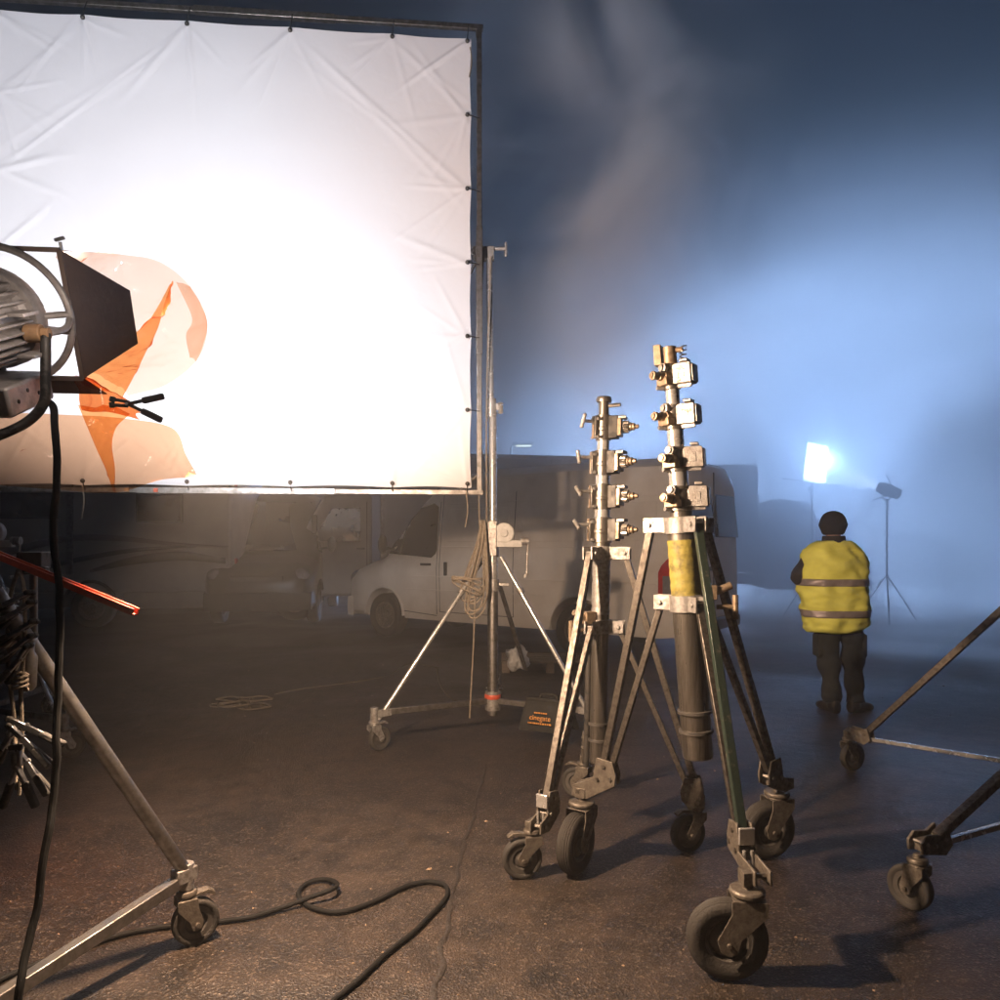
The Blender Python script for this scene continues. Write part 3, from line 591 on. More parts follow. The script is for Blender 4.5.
hlR = V((-0.82, -0.57, 0)).normalized(); hgR = V((0.88, -0.47, 0)).normalized()
TR, onR, axR = windup_stand('heavy wind-up stand with yellow tape round its mast and fat rubber tyres', mb_, mt_, 0.062, zof(525, 3.06), zof(603, 3.06), feetR,
    dict(kind='box', z=[zof(499, 3.06), zof(460, 3.06), zof(418, 3.06), zof(378, 3.06)], rad=[0.046, 0.039, 0.033, 0.028], rt=0.022, hl=hlR, hg=hgR, hc=V((0.97, -0.1, 0)).normalized()), 'legsteel', 2)
ty = MB(); pr = [(0.0632 + 0.0012 * math.sin(k * 1.7), k * 0.0125) for k in range(21)]; ty.lathe(pr, onR(zof(600, 3.06)), axR, 30, caps=False); ty.build('yellow_tape', 'yellowtape', TR)
# left stand (behind), small castors with pedals
D_, E_, F_ = V((0.0957, 3.22, 0)), V((0.888, 3.50, 0)), V((0.44, 4.25, 0))
knD = at(548, 815, 3.26); knE = at(693, 800, 3.52); knF = at(588, 752, 4.16)
feetL = [ft(knD, D_, 0.045, R(190), 0.20, 0.088, 0.045, latch=True, m='legsteel'), ft(knE, E_, 0.045, R(200), 0.20, 0.088, 0.045, m='legsteel'), ft(knF, F_, 0.045, R(150), 0.20, 0.088, 0.045, m='legsteel')]
mb2, mt2 = at(598, 762, 3.66), at(604, 400, 3.66)
TL, onL, axL = windup_stand('heavy wind-up stand with T handles and small pedal castors, beside the yellow-taped one', mb2, mt2, 0.043, zof(553, 3.66), zof(626, 3.66), feetL,
    dict(kind='gear', z=[zof(530, 3.66), zof(497, 3.66), zof(463, 3.66), zof(428, 3.66)], rad=[0.042, 0.038, 0.034, 0.030], rt=0.025, hl=V((-0.92, -0.39, 0)).normalized(), hg=V((0.90, -0.43, 0)).normalized(), hc=V((-0.85, -0.5, 0)).normalized()), 'legsteel', 4)
ty = MB(); ty.lathe([(0.0442 + 0.001 * math.sin(k * 2.1), k * 0.02) for k in range(16)], onL(zof(614, 3.66)), axL, 28, caps=False); ty.build('worn_tape', 'cast', TL)
pp = MB(); pp.cyl(onL(0.35) + V((-0.055, 0.02, 0)), onL(1.05) + V((-0.052, 0.02, 0)), 0.016, n=14); pp.build('guide_tube', 'blackmetal', TL)

# ------------------------------------------------------------------ film lamp
LENS = V((-1.505, 2.25, 2.15)); aim = (V((-1.807, 5.35, 3.51)) - LENS).normalized()
ru = V((aim.y, -aim.x, 0)).normalized(); uu = ru.cross(aim)
LB = V((-1.49, 2.08, 1.30))
lamp = thing('film_lamp', 'large film lamp head with cooling fins, ring and open barn doors, aimed at the screen', 'film lamp', LB + Z * 0.42)
def lp(r_, u_, a_): return LENS + ru * r_ + uu * u_ + aim * a_
n = MB(); n.lathe([(0.04, -0.40), (0.085, -0.395), (0.105, -0.37), (0.108, -0.12), (0.125, -0.10), (0.130, -0.03), (0.124, -0.02), (0.120, -0.028), (0.04, -0.18)], LENS, aim, 44); n.build('lamp_body', 'lampgrey', lamp, bevel=0.002)
for k in range(30):
    a = 2 * math.pi * k / 30; d = ru * math.cos(a) + uu * math.sin(a); t = aim.cross(d)
    MB().box(LENS + d * 0.121 - aim * 0.245, (0.030, 0.007, 0.26), (d, t, aim)).build('cooling_fin', 'lampgrey', lamp, bevel=0.0012)
MB().lathe([(0.118, -0.105), (0.140, -0.105), (0.145, -0.095), (0.145, -0.050), (0.138, -0.035), (0.118, -0.035)], LENS, aim, 44, closed=True).build('front_rim', 'lampgrey', lamp)
MB().lathe([(0.198 + 0.011 * math.cos(a), -0.018 + 0.011 * math.sin(a)) for a in [2 * math.pi * k / 10 for k in range(10)]], LENS, aim, 52, closed=True).build('guard_ring', 'lampgrey', lamp)
for a in (0.05, -0.22, 1.6, 3.3, 4.6):
    d = ru * math.cos(a) + uu * math.sin(a); MB().tube([LENS + d * 0.138 - aim * 0.06, LENS + d * 0.198 - aim * 0.018], 0.010, 8).build('ring_arm', 'lampgrey', lamp)
MB().lathe([(0.005, -0.040), (0.07, -0.036), (0.116, -0.060), (0.116, -0.067), (0.07, -0.046), (0.005, -0.051)], LENS, aim, 36, closed=True).build('lens', 'glass', lamp)
hs = 0.19
dfr = MB()
for (a_, b_) in (((-hs, -hs), (hs, -hs)), ((hs, -hs), (hs, hs)), ((hs, hs), (-hs, hs)), ((-hs, hs), (-hs, -hs))):
    dfr.bar(lp(a_[0], a_[1], 0.005), lp(b_[0], b_[1], 0.005), 0.010, 0.014, aim)
dfr.build('door_frame', 'lampdark', lamp)
def door(h0, h1, out, phi, ln, taper):
    mid = (h0 + h1) / 2; e = (h1 - h0); d = aim * math.cos(phi) + out * math.sin(phi); hl_ = e.length / 2; e.normalize()
    m_ = MB(); m_.prism([(-hl_, 0), (hl_, 0), (hl_ * taper[1], ln), (-hl_ * taper[0], ln)], mid + aim * 0.012, e, d, 0.0025)
    o = m_.build('barn_door', 'lampdark', lamp)
    for k in (-0.7, 0, 0.7): MB().cyl(mid + e * hl_ * k - e * 0.02 + aim * 0.010, mid + e * hl_ * k + e * 0.02 + aim * 0.010, 0.007, n=8).build('hinge', 'steel', o)
    return o
door(lp(hs, -hs, 0), lp(hs, hs, 0), ru, R(19), 0.27, (0.62, 0.30))
door(lp(-hs, hs, 0), lp(hs, hs, 0), uu, R(-4), 0.26, (0.7, 0.6))
door(lp(-hs, -hs, 0), lp(hs, -hs, 0), -uu, R(24), 0.24, (0.7, 0.85))
door(lp(-hs, -hs, 0), lp(-hs, hs, 0), -ru, R(30), 0.26, (0.6, 0.6))
wn = MB(); q = lp(hs, hs, 0.02); wn.cyl(q, q + uu * 0.022, 0.005, n=8); wn.bar(q + uu * 0.026 - ru * 0.014, q + uu * 0.034 + ru * 0.014, 0.009, 0.007); wn.build('wing_screw', 'chrome', lamp)
bx = MB(); bx.box(lp(0.01, -0.20, -0.18), (0.22, 0.085, 0.26), (ru, uu, aim)); bo = bx.build('igniter_box', 'lampgrey', lamp, bevel=0.008)
for k in range(4): MB().cyl(lp(0.119, -0.205 + 0.02 * (k % 2), -0.26 + 0.06 * k), lp(0.1225, -0.205 + 0.02 * (k % 2), -0.26 + 0.06 * k), 0.006, n=10).build('vent_hole', 'blackmetal', bo)
PV = lp(0.205, -0.02, -0.16)
pv = MB(); pv.cyl(lp(0.125, -0.03, -0.15), lp(0.168, -0.03, -0.15), 0.026, n=18); pv.cyl(lp(0.168, -0.03, -0.15), lp(0.190, -0.03, -0.15), 0.016, n=14); pv.build('yoke_pivot', 'tan', lamp, bevel=0.002)
hd = MB(); hd.tube(smooth_path([lp(0.165, -0.03, -0.15), lp(0.185, -0.032, -0.10), lp(0.195, -0.025, -0.05), lp(0.197, -0.0, -0.018)], 6), 0.010, 10); hd.build('lock_handle', 'lampgrey', lamp)
br = MB(); br.box(lp(0.150, 0.03, -0.20), (0.05, 0.010, 0.09), (ru, uu, aim)); br.build('pivot_bracket', 'lampgrey', lamp, bevel=0.002)
MB().box(lp(0.150, -0.085, -0.19), (0.05, 0.010, 0.08), (ru, uu, aim)).build('pivot_bracket', 'lampgrey', lamp, bevel=0.002)
yk = MB(); pR = lp(0.178, -0.03, -0.15); pL = lp(-0.178, -0.03, -0.15); yb = LB + Z * 0.42
yk.tube(smooth_path([pR, V((pR.x, pR.y, pR.z - 0.12)), V((pR.x - 0.005, pR.y, pR.z - 0.20)), V((pR.x - 0.05, pR.y - 0.01, pR.z - 0.26)), V((yb.x + 0.06, yb.y, yb.z + 0.03)), V((yb.x, yb.y, yb.z + 0.02)), V((yb.x - 0.06, yb.y, yb.z + 0.03)), V((pL.x + 0.05, pL.y - 0.01, pL.z - 0.26)), V((pL.x + 0.005, pL.y, pL.z - 0.20)), V((pL.x, pL.y, pL.z - 0.12)), pL], 8), 0.014, 12); yk.build('yoke', 'blackmetal', lamp)
sp = MB(); sp.cyl(LB + Z * 0.36, LB + Z * 0.45, 0.035, n=18); sp.build('yoke_socket', 'blackmetal', lamp)

def light(name, typ, loc, power, col, rad=0.05, aimv=None, size=None, blend=0.5):
    l = bpy.data.lights.new(name, typ); l.energy = power; l.color = col; l.shadow_soft_size = rad
    if typ == 'SPOT': l.spot_size = size; l.spot_blend = blend
    o = bpy.data.objects.new(name, l); COL.objects.link(o); o.location = loc
    if aimv is not None: o.rotation_euler = aimv.to_track_quat('-Z', 'Y').to_euler()
    return o
light('film_lamp_beam', 'SPOT', lp(0, 0, 0.03), P_KEY, (0.95, 0.95, 1.0), 0.10, aim + uu * 0.26, R(104), 0.5)
light('added_lamp_fill', 'POINT', V((-1.17, 1.96, 2.10)), 2.4, (1.0, 0.82, 0.70), 0.05)  # added point light in the air, brightens the lamp body and doors
light('added_warm_fill', 'SPOT', V((-0.95, 2.35, 1.95)), P_WARMFILL, (1.0, 0.69, 0.46), 0.05, V((0.60, 0.36, -0.72)), R(148), 0.25)  # added spot in free air, warm fill on stands, ground, van and person

# gel sheets clipped to the doors
def sheet(pts_a, pts_b, nv=14, amp=0.008, seed=1, nu=10):
    """ruled sheet between two polylines with creases"""
    a = smooth_path(pts_a, nu); b = smooth_path(pts_b, nu); n_ = min(len(a), len(b)); m_ = MB()
    for i in range(n_):
        for j in range(nv + 1):
            t = j / nv; p = a[i].lerp(b[i], t)
            q = V((p.x * 9 + seed, p.y * 9, p.z * 9)); p = p + (V((noise.noise(q), noise.noise(q + V((7, 3, 1))), noise.noise(q + V((2, 9, 5))))) * 3 + V((abs(noise.noise(q * 3.1)), abs(noise.noise(q * 2.7 + X)), abs(noise.noise(q * 3.3 + Y)))) * 1.6) * amp * math.sin(math.pi * t) ** 0.5
            m_.v.append(p)
    for i in range(n_ - 1):
        for j in range(nv): k = i * (nv + 1) + j; m_.f.append((k, k + nv + 1, k + nv + 2, k + 1))
    return m_
gp = [at(56, 254, 2.30), at(85, 252, 2.46), at(125, 255, 2.62), at(160, 262, 2.72), at(190, 286, 2.76), at(207, 320, 2.74), at(200, 356, 2.66), at(168, 384, 2.54), at(128, 396, 2.44)]
gq = [at(58, 262, 2.40), at(72, 270, 2.52), at(88, 280, 2.60), at(104, 292, 2.62), at(112, 306, 2.62), at(110, 325, 2.60), at(102, 342, 2.56), at(94, 358, 2.50), at(90, 372, 2.44)]
single('clear_gel', sheet(gp, gq, 22, 0.010, 3, 10), 'gelpale', 'pale curled gel sheet bulging past the barn door in front of the bright screen', 'gel sheet', gq[-1], smooth=30)
gp2 = [at(190, 286, 2.72), at(207, 320, 2.70), at(203, 345, 2.64), at(196, 362, 2.60)]
gq2 = [at(176, 282, 2.78), at(192, 318, 2.80), at(186, 335, 2.74), at(190, 358, 2.62)]
single('clear_gel', sheet(gp2, gq2, 8, 0.006, 6, 8), 'gelpale', 'narrow turned-over flap on the outer rim of the pale gel', 'gel sheet', gq2[-1], smooth=30)
ga = [at(172, 281, 2.74), at(164, 305, 2.70), at(158, 328, 2.62), at(146, 352, 2.54), at(132, 380, 2.44), at(122, 398, 2.38)]
gb = [at(170, 284, 2.75), at(157, 308, 2.70), at(144, 326, 2.62), at(118, 346, 2.54), at(92, 366, 2.46), at(76, 384, 2.40)]
single('orange_gel', sheet(ga, gb, 16, 0.010, 9, 10), 'gel', 'crumpled orange gel sheet folded up from the spring clamp', 'gel sheet', gb[-1], smooth=30)
ga = [at(70, 380, 2.38), at(82, 376, 2.36), at(104, 388, 2.36), at(124, 398, 2.36), at(142, 414, 2.40)]
gb = [at(82, 410, 2.36), at(92, 412, 2.34), at(108, 412, 2.34), at(126, 416, 2.36), at(140, 420, 2.40)]
single('orange_gel', sheet(ga, gb, 10, 0.014, 14, 10), gel_mat('doubled_orange_gel_film', (0.80, 0.24, 0.07)), 'deep orange bunched fold of gel gripped by the spring clamp', 'gel sheet', gb[0], smooth=30)
ga = [at(78, 405, 2.36), at(86, 424, 2.37), at(96, 448, 2.39), at(106, 470, 2.41), at(113, 491, 2.43)]
gb = [at(130, 414, 2.40), at(116, 428, 2.40), at(112, 446, 2.41), at(115, 468, 2.42), at(114.5, 491, 2.43)]
single('orange_gel', sheet(ga, gb, 10, 0.010, 4, 10), 'gel', 'narrow twisted orange gel strip hanging below the spring clamp', 'gel sheet', ga[-1], smooth=30)
ga = [at(-40, 413, 2.30), at(20, 413, 2.32), at(70, 415, 2.36), at(120, 418, 2.42), at(172, 428, 2.48), at(186, 455, 2.46), at(197, 475, 2.40)]
gb = [at(-45, 480, 2.30), at(10, 486, 2.32), at(60, 490, 2.36), at(100, 493, 2.42), at(126, 491, 2.46), at(160, 480, 2.46), at(196, 477, 2.40)]
single('orange_gel', sheet(ga, gb, 20, 0.010, 12, 10), gel_mat('light_orange_gel_film', (0.92, 0.56, 0.34)), 'wide light orange gel sheet hanging under the film lamp', 'gel sheet', gb[2], smooth=30)

def spring_clamp(loc, d, up, size, label, cat='clamp', group=None, open_=0.30, metal='greylabel'):
    """two crossed pressed-steel arms with rubber grips and a pivot spring; d points from jaw to handles"""
    d = d.normalized(); up = (up - d * up.dot(d)).normalized(); sd = d.cross(up)
    T = thing('spring_clamp', label, cat, loc, group); s = size
    for k in (-1, 1):
        dv = (d * math.cos(open_) + up * k * math.sin(open_)); nv = dv.cross(sd)
        a = MB(); base = V(loc) + sd * 0.0
        jaw = (-d * math.cos(open_ * 0.5) + up * k * 0.18).normalized()
        a.bar(base - dv * 0.02 * s, base + dv * 0.62 * s, 0.024 * s * 6, 0.010, sd); a.bar(base + up * k * 0.06 * s, base + jaw * 0.42 * s, 0.020 * s * 6, 0.010, sd)
        a.build('arm', metal, T, bevel=0.003)
        gmb = MB(); gmb.bar(base + dv * 0.40 * s, base + dv * 1.0 * s, 0.026 * s * 6, 0.020, sd); gmb.build('grip', 'rubber', T, bevel=0.005)
        tp = MB(); tp.bar(base + jaw * 0.36 * s, base + jaw * 0.50 * s, 0.022 * s * 6, 0.018, sd); tp.build('jaw_tip', 'rubber', T, bevel=0.004)
    pv_ = MB(); pv_.cyl(V(loc) - sd * 0.10 * s, V(loc) + sd * 0.10 * s, 0.045 * s, n=12); pv_.build('spring', 'chrome', T)
    return T
spring_clamp(at(128, 404, 2.34), V((0.86, 0.05, -0.10)), V((0.05, -0.1, 1)), 0.115, 'dark spring clamp pinching the orange gel to the lamp door', open_=0.34, metal='blackmetal')

# lamp stand
FS = LB.copy(); FS.z = 0
T = thing('lamp_stand', 'grey tubular wheeled stand under the film lamp, castor near the looped cable', 'stand', FS)
MB().cyl(FS + Z * 0.08, FS + Z * 1.36, 0.035, n=22).build('mast', 'dullalu', T)
MB().cyl(FS + Z * 1.3, FS + Z * 1.70, 0.028, n=22).build('inner_mast', 'chrome', T)
c = MB(); c.cyl(FS + Z * 1.26, FS + Z * 1.38, 0.055, n=20); c.build('leg_collar', 'cast', T, bevel=0.003)
c = MB(); c.cyl(FS + Z * 0.07, FS + Z * 0.19, 0.055, n=20); c.build('hub', 'cast', T, bevel=0.003)
cw = gnd(190, 941); sw0 = V((cw.x + 0.0, cw.y - 0.03, 0))
a0 = math.atan2(sw0.y - FS.y, sw0.x - FS.x); rl = (sw0 - FS).length
for i in range(3):
    a = a0 + i * 2 * math.pi / 3; d = dirv(a); foot = FS + d * rl
    MB().bar(FS + d * 0.05 + Z * 0.13, foot + Z * 0.25 - d * 0.0, 0.042, 0.042, Z.cross(d)).build('spreader_arm', 'dullalu', T, bevel=0.004)
    MB().cyl(foot + Z * 0.285 - d * 0.015, FS + d * 0.06 + Z * 1.32, 0.024, n=18).build('leg', 'dullalu', T)
    b = MB(); b.cyl(foot + Z * 0.205, foot + Z * 0.30, 0.026, n=16); b.bar(foot - d * 0.05 + Z * 0.262, foot + d * 0.03 + Z * 0.262, 0.05, 0.05, Z.cross(d)); b.build('foot_block', 'cast', T, bevel=0.004)
    castor(T, (foot.x, foot.y), a + R(-25 if i == 0 else 130), 0.03, 0.082, 0.05, 0.22, 'fork', True, 'hard')

# small post clamped on the lamp stand's leg, red channel on it, clamps hung on a rope
pb = V((-1.402, 2.225, 1.03))
T = thing('accessory_post', 'thin grey post socketed on the lamp stand leg with a bracket on top', 'post', pb)
MB().cyl(pb + Z * 0.06, pb + Z * 0.39, 0.011, n=14).build('post', 'dullalu', T)
MB().lathe([(0.015, 0), (0.022, 0.01), (0.022, 0.10), (0.012, 0.115), (0.012, 0.15)], pb + V((0.004, -0.035, -0.01)), V((0.06, 0, 1)), 18).build('socket', 'dullalu', T)
b = MB(); b.box(pb + Z * 0.375, (0.075, 0.05, 0.05)); b.cyl(pb + V((-0.02, -0.03, 0.345)), pb + V((0.06, -0.03, 0.345)), 0.012, n=12); b.build('bracket', 'blackmetal', T, bevel=0.003)
r0, r1_ = at(-70, 527, 2.30), at(136, 612, 2.05); ra = (r1_ - r0).normalized()
rs, rv, _ = basis(ra)
ch = MB(); ch.prism([(-0.012, -0.010), (0.012, -0.010), (0.012, 0.010), (0.008, 0.010), (0.008, -0.006), (-0.008, -0.006), (-0.008, 0.010), (-0.012, 0.010)], (r0 + r1_) / 2, rs, rv, (r1_ - r0).length)
single('red_channel', ch, 'redpaint', 'slim red painted metal channel sticking out from the accessory post', 'metal channel', r0, bevel=0.001)
hr = thing('clamp_rope', 'tan cord hanging beside the accessory post, spring clamps clipped along it', 'rope', at(22, 800, 2.15))
MB().tube(smooth_path([at(19, 568, 2.18), at(24, 590, 2.16), at(25, 640, 2.15), at(21, 690, 2.15), at(22, 740, 2.15), at(19, 795, 2.15)], 8), 0.006, 8).build('cord', 'rope', hr)
MB().tube(smooth_path([at(19, 568, 2.18), at(10, 600, 2.20), at(8, 660, 2.20), at(14, 720, 2.2), at(17, 790, 2.15)], 8), 0.006, 8).build('cord', 'rope', hr)
MB().tube([at(20, 680, 2.14) + V((0.018 * math.cos(a), 0.02 * math.sin(a), 0.0022 * a - 0.03)) for a in [k * 0.5 for k in range(50)]], 0.005, 6).build('knot', 'rope', hr)
cgs = 'spring clamps clipped on the hanging cord'
for i, (px, py, ang, Yd, op) in enumerate(((24, 596, 205, 2.12, 0.2), (27, 607, 212, 2.10, 0.22), (29, 626, 210, 2.11, 0.2), (28, 641, 214, 2.10, 0.2), (27, 655, 232, 2.09, 0.25), (10, 614, 218, 2.2, 0.2), (12, 645, 222, 2.2, 0.2))):
    d = V((math.cos(R(ang)), 0.12, math.sin(R(ang))))
    spring_clamp(at(px - 7, py + 3, Yd), d, V((0.2, -1, 0.3)), 0.105, 'steel spring clamp with black grips in the upper bunch on the cord', group=cgs, open_=op)
for i, (px, py, ang, Yd, op) in enumerate(((26, 727, -28, 2.10, 0.16), (22, 738, -48, 2.09, 0.2), (26, 762, -58, 2.12, 0.2), (10, 735, 240, 2.18, 0.2))):
    d = V((math.cos(R(ang)), 0.1, math.sin(R(ang))))
    spring_clamp(at(px, py, Yd), d, V((0.2, -1, 0.3)), 0.115, 'steel spring clamp splayed out from the lower bunch on the cord', group=cgs, open_=op)
spring_clamp(at(17, 766, 2.10), V((0.02, 0.05, -1)), V((1, 0, 0)), 0.13, 'steel spring clamp hanging straight down with its handles apart, lowest on the cord', group=cgs, open_=0.38)

# cables
def cable_mb(pts, r, n=8, k=10):
    q = smooth_path(pts, n); q = [p + V((noise.noise(p * 6), noise.noise(p * 6 + Y * 5), 0)) * r * 0.9 + V((noise.noise(p * 17), noise.noise(p * 17 + X * 3), 0)) * r * 0.25 for p in q]
    return MB().tube(q, [r * (1 + 0.05 * noise.noise(p * 30)) for p in q], k)
pts = [at(48, 400, 2.20), at(54, 410, 2.16), at(56, 440, 2.13), at(56, 500, 2.12), at(56, 560, 2.12), at(60, 610, 2.10), at(61, 650, 2.08), at(57, 720, 2.05), at(53, 800, 2.02), at(41, 880, 1.97), at(26, 945, 1.92), at(20, 985, 1.88), at(14, 1030, 1.86), gnd(-20, 1150, 0.014)]
single('lamp_cable', cable_mb(pts, 0.0105), 'cable', 'thick black power cable hanging straight down from the film lamp', 'cable', gnd(-20, 1150))
pg = [(-60, 1010), (30, 966), (90, 945), (130, 933), (172, 926), (215, 922), (250, 917), (285, 907), (312, 897), (332, 889), (338, 883), (328, 879), (312, 881), (301, 889), (300, 899), (309, 907), (330, 912), (352, 910), (376, 901), (400, 889), (424, 882), (441, 884), (447, 891), (443, 902), (425, 921), (395, 947), (360, 978), (330, 1004), (290, 1045)]
pts = []
for i, (x, y) in enumerate(pg):
    z = 0.012 + (0.03 * math.exp(-((i - 9) / 1.6) ** 2)); pts.append(gnd(x, y, z))
single('ground_cable', cable_mb(pts, 0.0095), 'cable', 'black cable lying on the asphalt with one loop', 'cable', V((pts[9].x, pts[9].y, 0)))
pts = [gnd(x, y, 0.005) for x, y in ((275, 694), (300, 689), (330, 685), (360, 681), (388, 675), (410, 664), (440, 668))]
single('thin_cord', cable_mb(pts, 0.006, 8, 6), 'ropedark', 'thin pale cord trailing across the dark ground from the rope heap', 'cord', pts[0] - Z * 0.005)
pts = [gnd(x, y, 0.005) for x, y in ((437, 668), (440, 684), (449, 697), (462, 703), (480, 706))]
single('thin_cord', cable_mb(pts, 0.006, 8, 6), 'ropedark', 'short pale cord curving over the ground to the chrome stand foot', 'cord', pts[0] - Z * 0.005)
T = thing('rope_heap', 'loose heap of pale rope lying on the dark ground', 'rope', gnd(252, 706)); r2 = random.Random(11); c0 = gnd(252, 706)
for k in range(7):
    o = V((r2.uniform(-0.22, 0.22), r2.uniform(-0.15, 0.15), 0.012 + 0.008 * k)); a0_ = r2.uniform(0, 6); rx, ry = r2.uniform(0.10, 0.2), r2.uniform(0.05, 0.12)
    MB().tube([c0 + o + V((rx * math.cos(a0_ + a), ry * math.sin(a0_ + a) + 0.03 * math.sin(3 * a), 0.004 * math.sin(2 * a))) for a in [2 * math.pi * i / 24 for i in range(23)]], 0.008, 6).build('rope_loop', 'ropedark', T)

# sandbag over the spreader arm
d = dirv(R(-27)); bc = SS + d * 0.46; sdv = Z.cross(d)
T = thing('sandbag', 'black cloth sandbag with orange print slung over the screen stand arm', 'sandbag', V((bc.x, bc.y, 0)))
for sgn, nm in ((-1, 'bag_half'), (1, 'bag_half')):
    secs = []
    for i in range(9):
        t = i / 8; z = 0.315 - 0.205 * t; th = 0.015 + 0.05 * math.sin(math.pi * min(1, t * 0.9 + 0.05)) ** 0.8; hw = 0.165 + 0.035 * t; off = sgn * (0.025 + 0.075 * t)
        ring = []
        for k in range(20):
            a = 2 * math.pi * k / 20; cx = math.copysign(abs(math.cos(a)) ** 0.6, math.cos(a)) * hw; cyy = math.copysign(abs(math.sin(a)) ** 0.8, math.sin(a)) * th
            p = bc + d * cx + sdv * (off + cyy) + Z * (z - 0.01 * cx * cx / 0.03 * 0.5); p += V((noise.noise(p * 9), noise.noise(p * 9 + X), noise.noise(p * 9 + Y))) * 0.010; ring.append(p)
        secs.append(ring)
    MB().loft(secs).build(nm, 'bag', T, smooth=60)
st = MB()
st.prism([(-0.17, -0.03), (0.17, -0.03), (0.17, 0.03), (-0.17, 0.03)], bc + Z * 0.318, d, sdv, 0.02); st.build('saddle', 'bag', T, bevel=0.006)
MB().tube(smooth_path([bc - d * 0.07 + Z * 0.325, bc - d * 0.05 + Z * 0.355, bc + d * 0.05 + Z * 0.355, bc + d * 0.07 + Z * 0.325]), 0.009, 8).build('handle', 'bag', T)
def text_obj(txt, size, loc, xdir, updir, m, parent, name, ext=0.001):
    cu = bpy.data.curves.new(name, 'FONT'); cu.body = txt; cu.size = size; cu.align_x = 'CENTER'; cu.align_y = 'CENTER'; cu.extrude = ext
    tmp = bpy.data.objects.new('tmp', cu); COL.objects.link(tmp)
    me = bpy.data.meshes.new_from_object(tmp.evaluated_get(bpy.context.evaluated_depsgraph_get())); bpy.data.objects.remove(tmp)
    xd = xdir.normalized(); nd = xd.cross(updir).normalized(); ud = nd.cross(xd)
    mtx = Matrix((xd, ud, nd)).transposed().to_4x4(); mtx.translation = V(loc) - ORG.get(parent.name, V((0, 0, 0)))
    me.transform(mtx); me.materials.clear(); me.materials.append(M[m]); me.name = name
    o = bpy.data.objects.new(name, me); COL.objects.link(o); o.parent = parent; return o
fdir = -sdv if (-sdv).y < 0 else sdv
tc_ = bc + fdir * 0.155 + Z * 0.215
text_obj('cinegate', 0.050, tc_, d, Z + fdir * -0.35, 'orangeprint', T, 'print', 0.002)
for dz, hw in ((0.034, 0.05), (-0.036, 0.09)):
    pm = MB(); k = -hw
    while k < hw:
        l = random.uniform(0.008, 0.02); pm.box(tc_ + d * (k + l / 2) + Z * dz - fdir * dz * 0.35, (l, 0.003, 0.010), (d, fdir, Z)); k += l + 0.005
    pm.build('small_print', 'orangeprint', T)

# low board and plastic bag behind the stand
pb0 = gnd(548, 668); T = thing('low_pallet', 'low wooden pallet lying under the van side behind the chrome stand', 'pallet', pb0)
for k in range(5): MB().box(pb0 + V((0, -0.3 + 0.15 * k, 0.125)), (1.1, 0.11, 0.022)).build('deck_board', 'wood', T, bevel=0.003)
for k in (-1, 0, 1): MB().box(pb0 + V((0.5 * k, 0, 0.057)), (0.09, 0.72, 0.11)).build('bearer', 'wood', T, bevel=0.003)
def crumple(c, rx, ry, rz, amp, seed, n=20, m=14):
    s = MB().sphere(c, (rx, ry, rz), n, m)
    for i, p in enumerate(s.v):
        q = (p - c) * 11 + V((seed, 0, 0)); d_ = (p - c).normalized(); s.v[i] = p + d_ * amp * (noise.noise(q) + 0.6 * abs(noise.noise(q * 2.3)) - 0.2)
        s.v[i].z = max(s.v[i].z, c.z - rz)
    return s
pc = gnd(516, 690) + Z * 0.30
single('plastic_bag', crumple(V((pc.x + 0.02, pc.y + 0.25, 0.28)), 0.12, 0.10, 0.135, 0.06, 3, 26, 18), 'plasticbag', 'crumpled white plastic bag resting on the low pallet behind the stand', 'bag', V((pc.x + 0.02, pc.y + 0.25, 0.14)), smooth=20)

